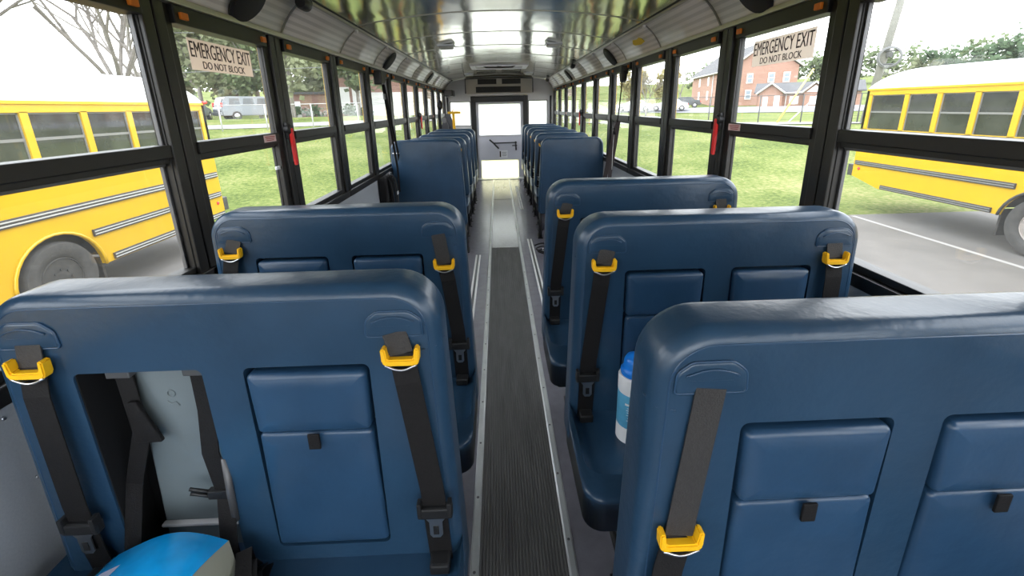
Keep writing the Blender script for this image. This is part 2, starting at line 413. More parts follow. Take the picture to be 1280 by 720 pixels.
# pillars between the windows
for s in (-1, 1):
    for k in KS+[10]:
        y0 = GS+GP*(k-1)+GW-.005; y1 = GS+GP*k+.005
        if k == KS[0]: y0 = YF
        if k == 10: y1 = YB
        yc = (y0+y1)/2; h = (y1-y0)/2
        bm = new()
        X = lambda a, b: (s*a, s*b)
        y0_ = y0+(.044 if k == 0 else 0.0)
        box(bm, *X(1.130, 1.178), yc-h*.52, yc-.004, .90, 1.865, .004); box(bm, *X(1.130, 1.178), yc+.004, yc+h*.52, .90, 1.865, .004)
        box(bm, *X(1.138, 1.176), yc-.006, yc+.006, .90, 1.865)
        box(bm, *X(1.144, 1.174), y0_, yc-h*.52, .90, 1.865, .003); box(bm, *X(1.144, 1.174), yc+h*.52, y1, .90, 1.865, .003)
        trim(bm, 'pillar')
        bm = new(); box(bm, *X(1.178, 1.185), y0+.022+(.05 if k == 0 else 0), y1-.02, .9, 1.87); trim(bm, 'bus_yellow')
# windows
wn = 0
for s in (-1, 1):
    for k in KS:
        wn += 1
        y0 = GS+GP*k; y1 = y0+GW; yc = (y0+y1)/2
        r = sroot('window_%d' % wn, (s*1.165, yc, 1.4))
        def part(name, bm, m): return obj(name, bm, m, r)
        q = (y1-y0)/2+(.038 if k == -1 else 0)
        bm = new(); box(bm, s*-.040, s*.03, -q-.004, q+.004, .398, .465, .004); part('header_rail', bm, 'frame')
        bm = new(); box(bm, s*-.030, s*.03, -q-.004, q+.004, -.042, .002, .004); box(bm, s*-.018, s*.03, -q, q, -.058, -.042, .002); part('middle_rail', bm, 'frame')
        bm = new(); box(bm, s*-.042, s*.03, -q-.09, q+.09, -.50, -.455, .004); box(bm, s*-.022, s*.03, -q-.004, q+.004, -.455, -.43, .003); part('sill_rail', bm, 'frame')
        bm = new()
        for e in (-1, 1): box(bm, s*.002, s*.014, e*q-e*.009, e*q, -.43, -.058, .001); box(bm, s*-.012, s*.0, e*q-e*.007, e*q, .002, .398, .001)
        box(bm, s*-.002, s*.014, -q, q, -.068, -.058, .001)
        part('sash_frame', bm, 'frame_grey' if k < 0 else 'frame')
        bm = new(); box(bm, s*-.008, s*-.004, -q, q, 0, .40); part('upper_pane', bm, 'glass')
        bm = new(); box(bm, s*.006, s*.010, -q, q, -.435, -.05); part('lower_pane', bm, 'glass')
        for e in (-1, 1):
            bm = new(); box(bm, s*-.052, s*-.038, e*(q-.035)-.017, e*(q-.035)+.017, .413, .437, .004); part('latch', bm, 'orange')
        if k == 0 and s < 0:
            bm = new(); box(bm, .002, .012, -.018, .018, -.008, .008, .002); obj('sash_clip', bm, 'white', r, (0, .275, -.17))
        if k == 0 or k == 7:
            # emergency exit decal, letters facing the aisle
            st = new(); box(st, s*-.0095, s*-.008, -.205, .205, -.055, .055)
            so = obj('exit_sticker', st, 'sticker', r, (0, -.015 if s < 0 else -.02, .312))
            for tx, w_, h_, dz in (('EMERGENCY EXIT', .395, .056, .018), ('DO NOT BLOCK', .28, .027, -.034)):
                tb = text_bm(tx, w_, h_)
                # text lies in local XZ; turn it to face the aisle
                o = obj('lettering', tb, 'ink', so, (s*-.0102, 0, dz)); o.rotation_euler = (0, 0, PI/2 if s < 0 else -PI/2)
            bm = new(); box(bm, s*-.0325, s*-.031, -.055, .055, -.016, .016)
            lo = obj('notice_label', bm, 'label_red', r, (0, (.20 if s < 0 else .235), -.02))
            for i in range(3):
                b2 = new(); box(b2, s*-.0335, s*-.0326, -.045+.004*i, .045-.006*i, -.0018, .0018); obj('print_line', b2, 'red_ink', lo, (0, 0, .008-.008*i))
# red emergency levers on the pillars
for s, wd in ((-1, 'left'), (1, 'right')):
    for y, far in ((2.30, 0), (2.30+GP*5, 1)):
        t = thing('window_release_lever', 'red release lever on the %s wall pillar %s' % (wd, 'far down the bus' if far else 'beside the nearer emergency window'), 'lever', (s*1.128, y, 1.4), 'red window release levers')
        bm = new(); lathe(bm, [(.028, 0), (.028, s*-.022), (.02, s*-.03)], (0, 0, .015), 16, 'x'); box(bm, 0, s*-.018, -.02, .02, -.035, .05, .005); obj('mount', bm, 'black', t, sharp=40)
        bm = new(); prism(bm, [(-.011, .02), (.011, .02), (.014, -.06), (.012, -.165), (-.006, -.168), (-.012, -.09)], lambda u, v, d: (d, u, v), s*-.018, s*-.034, .003); obj('lever', bm, 'red', t)
        bm = new(); tube(bm, [(s*-.005, .0, -.03), (s*-.012, .012, -.11), (s*-.01, .006, -.15)], .004, 6); obj('spring_wire', bm, 'dull_metal', t)

# ceiling
XJ, ZJ, ZC = .985, 2.045, 2.128
cz = lambda x: ZC-(ZC-ZJ)*(abs(x)/XJ)**2.2
bm = new(); N = 40
ys = [YF+(YB-YF)*j/28 for j in range(29)]
rows = [[bm.verts.new((-XJ+2*XJ*i/N, y, cz(-XJ+2*XJ*i/N))) for i in range(N+1)] for y in ys]
rows2 = [[bm.verts.new((-XJ-.05+2*(XJ+.05)*i/N, y, cz(XJ*(-1+2*i/N))+.05)) for i in range(N+1)] for y in ys]
for a, b in zip(rows, rows[1:]):
    for i in range(N): f = bm.faces.new((a[i], b[i], b[i+1], a[i+1])); f.smooth = True
for a, b in zip(rows2, rows2[1:]):
    for i in range(N): bm.faces.new((a[i], a[i+1], b[i+1], b[i]))
for R2 in ((0, -1),):
    for a, b in ((rows[0], rows2[0]), (rows[-1], rows2[-1])):
        for i in range(N): bm.faces.new((a[i], a[i+1], b[i+1], b[i]))
struct(obj('ceiling', bm, 'ceil'))
bm = new()
for j in range(11):                              # lap seams between the ceiling sheets
    y = .74+.82*j
    P = [(-XJ+2*XJ*i/24, y, cz(-XJ+2*XJ*i/24)-.0015) for i in range(25)]
    ribbon(bm, P, (0, 1, 0), .012, .004)
    for x in (-.6, 0, .6): lathe(bm, [(.006, 0), (.006, -.003)], (x, y, cz(x)-.003), 8)
trim(bm, 'ridge')
# cove panels above the windows, one trim piece each
cuts = [YF, -.15, .70, 1.55, 2.40, 3.25, 4.10, 4.97, 5.85, 6.75, 7.65, 8.55, YB]
for s in (-1, 1):
    for a, b in zip(cuts, cuts[1:]):
        bm = new()
        n_ = 14; P = []
        for i in range(n_+1):
            u = i/n_; P.append((s*(1.135+(XJ-1.135)*u+.014*math.sin(PI*u)), 1.862+(ZJ-1.862)*u+.010*math.sin(PI*u)))
        A = [bm.verts.new((x, a+.004, z)) for x, z in P]; B = [bm.verts.new((x, b-.004, z)) for x, z in P]
        C = [bm.verts.new((x+s*.02, a+.004, z+.02)) for x, z in P]; D = [bm.verts.new((x+s*.02, b-.004, z+.02)) for x, z in P]
        for i in range(n_):
            f = bm.faces.new((A[i], A[i+1], B[i+1], B[i])); f.smooth = True; bm.faces.new((C[i], D[i], D[i+1], C[i+1]))
        bm.faces.new(A+C[::-1]); bm.faces.new((B+D[::-1])[::-1]); 
        bmesh.ops.recalc_face_normals(bm, faces=bm.faces[:])
        p = trim(bm, 'cove')
        if a > 0:
            b2 = new(); ribbon(b2, [(P[i][0]-s*.002, b, P[i][1]-.002) for i in range(0, n_+1)], (0, 1, 0), .014, .004); obj('joint_strip', b2, 'ridge', p)
            b2 = new(); box(b2, s*1.0, s*.985, b-.02, b+.02, ZJ-.035, ZJ-.005, .004); obj('joint_clip', b2, 'white', p)
    bm = new(); box(bm, s*1.112, s*1.15, YF, YB, 1.858, 1.882, .006); trim(bm, 'cove_edge')
    bm = new(); tube(bm, [(s*(XJ+.006), YF, ZJ-.004), (s*(XJ+.006), YB, ZJ-.004)], .012, 8); trim(bm, 'cove_edge')
    bm = new(); tube(bm, [(s*(XJ-.012), YF, ZJ+.002), (s*(XJ-.012), YB, ZJ+.002)], .0055, 8); trim(bm, 'black')

# speakers
for s, wd in ((-1, 'left'), (1, 'right')):
    for y, lab in ((2.02, 'nearest'), (4.46, 'middle'), (7.0, 'farthest')):
        d = Vector((s*-.18, 0, -.155)).normalized()
        t = thing('speaker', '%s round black speaker on the %s cove panel' % (lab, wd), 'speaker', (s*1.069, y, 1.948), 'round speakers on the cove panels')
        q = Vector((0, 0, 1)).rotation_difference(d).to_matrix().to_4x4()
        b = new(); lathe(b, [(.102, 0), (.102, .008), (.094, .014)], (0, 0, 0), 28); b.transform(q); obj('bezel', b, 'black', t, sharp=40)
        b = new(); lathe(b, [(.092, .012), (.087, .018), (.05, .023), (.01, .025)], (0, 0, 0), 28); b.transform(q); obj('grille', b, 'speaker', t, sharp=40)
# small fittings by the ceiling edge
for lab, x, y in (('small black fitting at the left ceiling edge near the front', -.985, 2.40), ('small black fitting at the right ceiling edge halfway back', .985, 6.15), ('small black fitting at the right ceiling edge close to the rear wall', .985, 9.2)):
    t = thing('ceiling_fitting', lab, 'fitting', (x, y, 2.03), 'black fittings at the ceiling edge'); s = 1 if x > 0 else -1
    b = new(); box(b, -.03, .03, -.045, .03, -.02, .012, .008); obj('base', b, 'black', t)
    b = new(); lathe(b, [(.024, -.055), (.030, -.04), (.030, .015), (.022, .03)], (s*-.012, -.03, -.026), 16, 'y'); obj('round_head', b, 'black', t, sharp=40)
b = new(); prism(b, [(-.12, -.018), (-.02, -.03), (.10, -.018), (.12, .0), (.06, .03), (-.02, .022), (-.08, .03), (-.12, .012)], lambda u, v, d: (d, u, v), 0, .004, .0008)
o = tag(obj('yellow_tag', b, mat('tag_yellow', (.85, .62, .01), .5), None, (1.037, 3.52, 1.955)), 'yellow plastic tag hung on the right cove panel', 'tag'); o.rotation_euler = (0, -.86, 0)

# dome lights, roof hatch
for x, y, lab in ((-.53, 4.62, 'dome light on the left of the ceiling, nearer one'), (.53, 4.62, 'dome light on the right of the ceiling, nearer one'), (-.54, 8.35, 'dome light left of the roof hatch'), (.54, 8.35, 'dome light right of the roof hatch')):
    t = thing('dome_light', lab, 'ceiling light', (x, y, cz(x)-.001), 'small dome lights on the ceiling')
    b = new(); box(b, -.085, .085, -.06, .06, -.018, 0, .006); obj('base', b, 'metal', t)
    b = new(); pad(b, [(-.07, -.045), (.07, -.045), (.07, .045), (-.07, .045)], .02, -.042, -.017, .016, .002, lambda u, v, d: (u, v, d), n=4); obj('lens', b, 'lens', t)
t = thing('roof_hatch', 'white framed emergency hatch in the ceiling near the rear', 'hatch', (0, 7.15, cz(.43)))
b = new()
for x0, x1, y0, y1 in ((-.44, .44, -.34, -.26), (-.44, .44, .26, .34), (-.44, -.36, -.26, .26), (.36, .44, -.26, .26)): box(b, x0, x1, y0, y1, -.02, .01, .005)
obj('frame', b, 'white', t)
b = new(); box(b, -.36, .36, -.26, .26, -.004, .012); obj('lid', b, 'wall_white', t)
b = new(); tube(b, [(-.24, -.18, -.006), (-.2, -.19, -.028), (0, -.2, -.034), (.2, -.19, -.028), (.24, -.18, -.006)], .012, 8); lathe(b, [(.035, -.034), (.035, -.004)], (0, -.2, 0), 16); obj('handle', b, 'black', t)

# ------------------------------------------------------------------ REAR WALL AND DOOR
def wall_with_holes(bm, x0, x1, z0, z1, holes, ya, yb):
    xs = sorted({x0, x1} | {h[0] for h in holes} | {h[1] for h in holes}); zs = sorted({z0, z1} | {h[2] for h in holes} | {h[3] for h in holes})
    for i in range(len(xs)-1):
        for j in range(len(zs)-1):
            cx, cz_ = (xs[i]+xs[i+1])/2, (zs[j]+zs[j+1])/2
            if any(h[0] < cx < h[1] and h[2] < cz_ < h[3] for h in holes): continue
            box(bm, xs[i], xs[i+1], ya, yb, zs[j], zs[j+1])
    bmesh.ops.remove_doubles(bm, verts=bm.verts[:], dist=1e-5)
bm = new(); wall_with_holes(bm, -1.2, 1.2, -.06, 2.2, [(-.60, .60, -.06, 1.73), (-1.05, -.61, 1.13, 1.635), (.61, 1.02, 1.13, 1.635)], YB, YB+.05)
struct(obj('wall_rear', bm, 'wall_white'))
bm = new()
for s in (-1, 1): box(bm, s*1.07, s*1.125, YB-.06, YB, 1.05, 1.72, .01)
trim(bm, 'frame')
bm = new()
for s in (-1, 1): box(bm, s*1.10, s*1.145, YB-.12, YB-.05, 0.9, 1.86, .01)
trim(bm, 'wall_white')
for s, i in ((-1, 29), (1, 30)):
    x0, x1 = (-1.05, -.61) if s < 0 else (.61, 1.02)
    r = sroot('window_%d' % i, ((x0+x1)/2, YB+.02, 1.38)); q = (x1-x0)/2
    bm = new(); box(bm, -q, q, .0, .006, -.25, .255); obj('pane', bm, 'glass_rear', r)
    bm = new()
    for a in ((-q, -q+.014, -.25, .255), (q-.014, q, -.25, .255), (-q, q, -.25, -.236), (-q, q, .241, .255)): box(bm, a[0], a[1], -.02, .02, a[2], a[3], .003)
    obj('frame', bm, 'frame', r)
d = sroot('door_1', (0, YB, 0))
bm = new()
for s in (-1, 1): box(bm, s*.50, s*.605, -.03, .05, 0, 1.735, .012)
obj('door_post', bm, 'frame', d)
bm = new(); pad(bm, [(-.56, 1.61), (.53, 1.61), (.53, 1.73), (-.56, 1.73)], .02, -.07, .05, .02, .01, XZ); obj('header_pad', bm, 'black', d)
bm = new(); wall_with_holes(bm, -.50, .50, .0, 1.63, [(-.445, .44, .93, 1.572), (-.43, .39, .01, .395)], 0, .04); obj('door_panel', bm, 'door_grey', d)
bm = new(); box(bm, -.46, .455, -.008, .0, .90, .93, .003); obj('lower_rail', bm, 'wall_white', d)
bm = new(); box(bm, -.445, .44, .016, .022, .93, 1.572); up = obj('upper_pane', bm, 'glass_rear', d)
bm = new(); box(bm, -.43, .39, .016, .022, .01, .395); obj('lower_pane', bm, 'glass_rear_low', d)
for tx, w_, h_, z in (('EMERGENCY EXIT', .36, .042, 1.527), ('DO NOT BLOCK', .24, .02, 1.488)):
    o = obj('lettering', text_bm(tx, w_, h_), 'red_ink', up, (0, .014, z))
h = obj('door_handle', (lambda b: (tube(b, [(-.235, -.05, .835), (-.15, -.05, .76), (-.04, -.05, .64)], .017, 8), tube(b, [(-.15, -.045, .76), (.35, -.045, .765)], .013, 8), tube(b, [(.33, -.045, .79), (.335, -.045, .6)], .016, 8), tube(b, [(.25, -.045, .70), (.36, -.045, .70)], .010, 8), tube(b, [(.335, -.045, .765), (.335, .01, .765)], .02, 8), tube(b, [(-.10, -.05, .70), (-.10, .01, .70)], .016, 8), b)[-1])(new()), 'black', d)
bm = new(); box(bm, -.035, .15, -.004, 0, .44, .60, .001); sg = obj('sign', bm, 'white', d)
bm = new(); box(bm, -.025, .005, -.006, -.004, .455, .585); obj('sign_graphic', bm, 'ink', sg)
for i in range(4):
    bm = new(); box(bm, .03, .13-.012*(i % 2), -.0055, -.004, .555-.026*i, .563-.026*i); obj('print_line', bm, 'dull_metal', sg)
bm = new(); box(bm, -.6, .6, -.25, 0, 0, .012, .004); obj('threshold', bm, 'alu', d)
# heater / air unit above the rear door
t = thing('air_conditioner', 'beige air unit with dark louvres above the rear door', 'air conditioner', (0, YB, 1.92))
prof = [(-.665, -.145), (.67, -.145), (.67, .135), (.45, .148), (0, .155), (-.45, .148), (-.665, .135)]
bm = new(); prism(bm, prof, lambda u, v, dd: (u, dd, v), -.30, 0, .006); obj('housing', bm, 'beige', t)
bm = new(); P = [(-.68, -.31, -.14), (-.68, -.31, .138), (-.45, -.31, .152), (0, -.31, .16), (.45, -.31, .152), (.685, -.31, .138), (.685, -.31, -.14)]; tube(bm, P, .010, 6); obj('edge_trim', bm, 'black', t)
for x0, x1, z0, z1 in ((-.43, -.05, .035, .135), (.06, .44, .035, .135), (-.47, .44, -.125, -.012)):
    bm = new(); box(bm, x0, x1, -.306, -.29, z0, z1, .003); v = obj('louvre', bm, 'dark_grille', t)
    n_ = 4
    for i in range(n_):
        b2 = new(); zz = z0+(z1-z0)*(i+.5)/n_; box(b2, x0+.01, x1-.01, -.312, -.304, zz-.002, zz+.002); obj('slat', b2, 'frame', v)
bm = new(); box(bm, -.68, .68, -.305, 0, -.165, -.146, .004); obj('base_lip', bm, 'wall_white', t)
# box over the lift door
t = thing('lift_control_box', 'dark box in the top left corner by the rear wall', 'control box', (-1.03, 9.31, 1.80))
bm = new(); box(bm, -.085, .10, -.22, .209, -.06, .055, .01); obj('case', bm, 'black', t)
bm = new(); box(bm, -.06, .08, -.225, -.219, -.045, .04, .004); obj('cover_plate', bm, 'frame_grey', t)

# front wall with windscreen (behind the camera)
bm = new(); wall_with_holes(bm, -1.2, 1.2, -.06, 2.2, [(-1.08, 1.08, .72, 1.92)], YF-.05, YF); struct(obj('wall_front', bm, 'wall'))
r = sroot('window_31', (0, YF-.03, 1.32))
bm = new(); box(bm, -1.08, 1.08, -.003, .003, -.6, .6); obj('pane', bm, 'glass', r)
bm = new(); box(bm, -.02, .02, -.02, .02, -.6, .6, .004); obj('frame', bm, 'frame', r)

# ------------------------------------------------------------------ BENCH SEATS
def cut(o, bm):
    c = obj('cutter', bm, 'seam'); md = o.modifiers.new('b', 'BOOLEAN'); md.operation = 'DIFFERENCE'; md.object = c; md.solver = 'EXACT'
    dg = bpy.context.evaluated_depsgraph_get(); me = bpy.data.meshes.new_from_object(o.evaluated_get(dg))
    o.modifiers.clear(); old = o.data; o.data = me; bpy.data.meshes.remove(old)
    me_ = c.data; bpy.data.objects.remove(c); bpy.data.meshes.remove(me_)
    me.set_sharp_from_angle(angle=math.radians(50))

def belt_set(root, ucen, sgn, drop=0.0, wide=True, ztop=1.075):
    """shoulder belt at local u=ucen; sgn +1 if it slants toward +u going down"""
    bm = new()
    # upper lighter length from under the patch to the adjuster, then hanging length
    za = ztop-.034-drop
    P1 = [(ucen-sgn*.0, -.004, ztop+.01), (ucen+sgn*.012*(1+drop*6), -.010, za)]
    P2 = [(ucen+sgn*.012*(1+drop*6), -.010, za), (ucen+sgn*(.022+drop*.1), -.020, za-.06), (ucen+sgn*.052, -.026, .72), (ucen+sgn*.055, -.02, .60), (ucen+sgn*.057, -.012, .512)]
    ribbon(bm, P2, (1, 0, 0), .050); b = obj('shoulder_belt', bm, 'web', root)
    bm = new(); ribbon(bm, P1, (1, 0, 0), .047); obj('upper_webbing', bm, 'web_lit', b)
    bm = new()   # yellow U-shaped height adjuster
    ca = (ucen+sgn*.012*(1+drop*6), -.016, za)
    prism(bm, [(-.037, .018), (-.036, -.010), (-.030, -.018), (.030, -.018), (.036, -.010), (.037, .018), (.028, .020), (.025, -.004), (-.025, -.004), (-.028, .020)], lambda u, v, dd: (ca[0]+u, ca[1]+dd, ca[2]+v), -.010, .010, .0025)
    obj('height_adjuster', bm, 'yellow_pl', b)
    bm = new(); tube(bm, [(ca[0]-.030+.060*i/10, -.024, ca[2]-.016-.011*math.sin(PI*i/10)) for i in range(11)], .0026, 6); obj('ring', bm, 'metal', b)
    bm = new(); cx = ucen+sgn*.054; z = .665
    box(bm, cx-.038, cx+.038, -.036, -.016, z-.012, z+.016, .005); 
    for e in (-1, 1): box(bm, cx+e*.032-.005, cx+e*.032+.005, -.038, -.018, z-.004, z+.030, .003)
    lp = obj('latch_plate', bm, 'black', b)
    bm = new(); tz = z-.012
    prism(bm, [(-.022, 0), (.022, 0), (.014, -.012), (.014, -.046), (.008, -.054), (-.008, -.054), (-.014, -.046), (-.014, -.012)], lambda u, v, dd: (cx+u, -.03+dd, tz+v), -.0015, .0015)
    obj('latch_tongue', bm, 'metal', b)
    bm = new(); box(bm, cx-.006, cx+.006, -.0335, -.0315, tz-.044, tz-.022, .001); obj('tongue_slot', bm, 'black', b)
    bm = new(); box(bm, ucen+sgn*.057-.022, ucen+sgn*.057+.022, -.05, -.012, .512, .54, .006); obj('anchor', bm, 'black', b)

def patch(root, uc, zc=1.10):
    bm = new(); hw, hh = .056, .027
    c = [(uc-hw, zc-hh), (uc+hw, zc-hh), (uc+hw*.95, zc+hh*.35), (uc+hw*.55, zc+hh), (uc-hw*.55, zc+hh), (uc-hw*.95, zc+hh*.35)]
    pad(bm, c, [.006, .006, .02, .02, .02, .02], -.004, .006, .004, .002, XZ, n=3, en=3, puff=.0015)
    p = obj('belt_guide', bm, 'vinyl', root)
    bm = new(); q = rpoly(c, [.006, .006, .02, .02, .02, .02], .0, 3); tube(bm, [(u, -.0015, v) for u, v in q], .0022, 5, closed=True)
    tube(bm, [(uc-hw*.72+hw*1.44*i/12, -.0062, zc-.004+.020*math.sin(PI*(.15+.7*i/12))) for i in range(13)], .0018, 5)
    obj('piping', bm, 'vinyl_panel', p)

def make_bench(label, half=.43, child=True, openside=0, zt=1.18, group='blue vinyl bus benches', aisle=-1):
    root = thing('bus_bench', label, 'bus seat', (0, 0, 0), group)
    hb = half+.025
    cor = [(-hb, .36), (hb, .36), (half, zt), (-half, zt)]
    bm = new(); pad(bm, cor, [.05, .05, .095, .095], 0, .115, .028, .026, XZ, n=10, en=6)
    back = obj('backrest', bm, 'vinyl', root)
    if child:
        for e in (-1, 1):
            deep = .085 if e == openside else .040
            u0, u1 = (.040, .288) if e > 0 else (-.288, -.040)
            cb = new(); pad(cb, [(u0, .555 if e != openside else .44), (u1, .555 if e != openside else .44), (u1, 1.016), (u0, 1.016)], .014, -.03, deep, .002, .004, XZ, n=4, en=2); cut(back, cb)
            if e != openside:
                a, b_ = u0+.006, u1-.006
                bm = new(); pad(bm, [(a+.003, .866), (b_-.003, .866), (b_, 1.004), (a, 1.004)], .012, -.010, .036, .011, .004, XZ, puff=.004, n=5, maxin=.035); obj('headrest_pad', bm, 'vinyl_panel', root)
                bm = new(); pad(bm, [(a-.004, .565), (b_+.004, .565), (b_-.002, .864), (a+.002, .864)], .012, -.006, .036, .009, .004, XZ, puff=.003, n=5, maxin=.035); fp = obj('fold_down_panel', bm, 'vinyl_panel', root)
                bm = new(); box(bm, (a+b_)/2-.012, (a+b_)/2+.012, -.019, -.014, .832, .868, .002); obj('pull_tab', bm, 'web', fp)
            else:
                a, b_ = u0+.004, u1-.004
                bm = new(); pad(bm, [(a+.030, .46), (b_-.018, .46), (b_-.034, 1.01), (a+.066, 1.01)], .012, .050, .080, .008, .004, XZ, n=4); sh = obj('child_seat_shell', bm, 'shell', root)
                bm = new(); box(bm, u0+.0005, u1-.0005, .081, .0848, .445, 1.0155); box(bm, u0+.0003, u0+.003, .004, .084, .446, 1.0155); box(bm, u1-.003, u1-.0003, .03, .084, .446, 1.0155); obj('pocket_liner', bm, 'black', root)
                bm = new(); uu = (a+b_)/2+.012; tube(bm, [(uu+.008*math.cos(t_), .0495, .93+.008*math.sin(t_)) for t_ in [2*PI*i/10 for i in range(10)]], .0016, 5, closed=True); tube(bm, [(uu-.012, .0495, .912), (uu-.004, .0495, .905), (uu+.006, .0495, .909), (uu+.012, .0495, .90)], .0016, 5); obj('moulded_emblem', bm, 'shell', sh)
                bm = new(); box(bm, a+.04, b_-.02, .036, .05, .582, .590, .003); obj('shell_lip', bm, 'wall_white', sh)
                bm = new(); pad(bm, [(a-.004, -.30), (b_+.004, -.30), (b_+.002, .0), (a-.002, .0)], .012, .500, .548, .016, .012, lambda u, v, dd: (u, v, dd), n=4); obj('fold_down_panel', bm, 'shell', root)
                P = [[(a+.055, .040, 1.008), (a+.062, .034, .93), (a+.066, .030, .85), (a+.02, .028, .72), (a+.018, -.02, .575)],
                     [(b_-.032, .040, 1.008), (b_-.028, .030, .90), (b_-.034, .020, .80), (b_-.018, .012, .70), (b_-.004, -.03, .60), (b_+.02, -.06, .56)]]
                for Q in P:
                    bm = new(); ribbon(bm, Q, (1, 0, 0), .036, .003); hb_ = obj('harness_strap', bm, 'web', root)
                    bm = new(); box(bm, Q[0][0]-.024, Q[0][0]+.024, .026, .044, .985, 1.006, .003); obj('strap_guide', bm, 'frame_grey', hb_)
                bm = new(); pad(bm, [(a+.052, .83), (a+.112, .83), (a+.078, .93), (a+.06, .93)], .004, .022, .032, .003, .003, XZ, n=2); obj('chest_pad', bm, 'web', root)
                bm = new(); box(bm, b_-.052, b_-.006, .004, .020, .690, .712, .003); 
                for dz in (.698, .710): tube(bm, [(b_-.05, .008, dz), (b_-.085, .004, dz+.012)], .004, 6)
                obj('chest_clip', bm, 'black', root)
                bm = new(); tube(bm, [(b_+.004, .006, .80), (b_+.006, -.004, .72), (b_+.002, -.002, .64)], .008, 6); obj('edge_guide', bm, 'frame_grey', root)
                for cx, cy in ((b_+.01, -.07), (b_+.045, -.09), (a+.05, -.06)):
                    bm = new(); box(bm, cx-.02, cx+.02, cy-.03, cy+.03, .549, .572, .006); k_ = obj('buckle', bm, 'black', root)
                    bm = new(); box(bm, cx-.016, cx+.016, cy-.026, cy-.002, .572, .576, .001); obj('buckle_tongue', bm, 'metal', k_)
                bm = new(); box(bm, b_+.05, b_+.10, -.22, -.12, .512, .552, .008); rb = obj('seat_buckle', bm, 'black', root)
                bm = new(); box(bm, b_+.058, b_+.092, -.225, -.20, .518, .548, .004); obj('release_button', bm, 'red', rb)
                for j in range(4):
                    bm = new(); ox = b_+.02+.012*j
                    ribbon(bm, [(ox, -.02, .525), (ox+.02, -.05-.01*j, .61-.02*j), (ox+.04, -.10, .58), (ox+.03, -.16, .522)], (.8, .5, 0), .03, .003); obj('harness_tail', bm, 'web', root)
    # piping along the front edge
    bm = new(); q = rpoly(cor, [.05, .05, .095, .095], .025, 10)
    tube(bm, [(u, .0012, v) for u, v in q], .0022, 5, closed=True)
    for e in (-1, 1): tube(bm, [(e*(half+.006), .03, 1.055), (e*(half-.008), .006, 1.048), (e*(half-.035), -.001, 1.044)], .002, 5)
    obj('piping', bm, 'vinyl_panel', back)
    # cushion
    hc = half+.018
    bm = new(); pad(bm, [(-hc, -.285), (hc, -.285), (hc, .09), (-hc, .09)], [.055, .055, .03, .03], .510, .365, .034, .02, lambda u, v, dd: (u, v, dd), n=8, en=6, puff=-.008)
    obj('cushion', bm, 'vinyl', root)
    bm = new(); box(bm, -hc+.03, hc-.03, -.25, .10, .315, .37, .012); obj('seat_pan', bm, 'black', root)
    for e in (-1, 1):
        bm = new()
        tube(bm, [(e*.30, -.20, 0), (e*.30, -.20, .32)], .017, 8); tube(bm, [(e*.30, .06, 0), (e*.30, .06, .38)], .017, 8)
        tube(bm, [(e*.30, -.20, .06), (e*.30, .06, .06)], .012, 8)
        for y in (-.20, .06): box(bm, e*.30-.035, e*.30+.035, y-.04, y+.04, 0, .010, .003)
        obj('leg', bm, 'black', root)
    # belts
    for e in (-1, 1):
        uc = e*(half-.085); patch(root, uc, zt-.078); belt_set(root, uc, e if e == aisle else (-e*.04 if openside else e*.1), ztop=zt-.105)
    return root

B0 = make_bench('blue bench with two folded child seats, front right, nearest the camera')
B0.location = (.612, .557, 0)
# its aisle belt adjuster has slid down; a copy keeps the raised one
bR2 = dup(B0, (.617, 1.215, 0), 'blue bench on the right holding the wipes canister')
bR3 = dup(B0, (.60, 1.87, 0), 'blue bench on the right, hindmost of the three front ones')
bL2 = dup(B0, (-.606, 1.435, 0), 'blue bench on the left behind the one with the open child seat')
# lower the aisle adjuster on the nearest bench
belts = [c for c in B0.children if c.name.startswith('shoulder_belt')]
ab = min(belts, key=lambda o: sum(v.co.x for v in o.data.vertices)/len(o.data.vertices))
for c in list(ab.children): bpy.data.objects.remove(c)
bpy.data.objects.remove(ab)
belt_set(B0, -.345, -1, drop=.235, ztop=1.075)
belts = [c for c in bL2.children if c.name.startswith('shoulder_belt')]
ab = max(belts, key=lambda o: sum(v.co.x for v in o.data.vertices)/len(o.data.vertices))
for c in list(ab.children): bpy.data.objects.remove(c)
bpy.data.objects.remove(ab)
belt_set(bL2, .345, 1, drop=.062, ztop=1.075)
L1 = make_bench('blue bench on the left with an open grey child seat', openside=-1, aisle=1); L1.location = (-.602, .762, 0)

# rear rows (narrower)
rows = [(1, 5.45), (1, 6.17), (1, 6.92), (1, 7.68), (1, 8.44), (-1, 5.02), (-1, 5.72), (-1, 6.42), (-1, 7.12)]
nth = {1: 'first', 2: 'second', 3: 'third', 4: 'fourth', 5: 'fifth'}
proto = None; cnt = {1: 0, -1: 0}
for s, y in rows:
    cnt[s] += 1
    lab = 'narrow blue bench, %s in the %s row behind the padded barrier' % (nth[cnt[s]], 'right' if s > 0 else 'left')
    loc = (s*.755, y, 0)
    if proto is None:
        proto = make_bench(lab, half=.335, child=False, group='narrow blue benches at the rear'); proto.location = loc
    else: dup(proto, loc, lab)

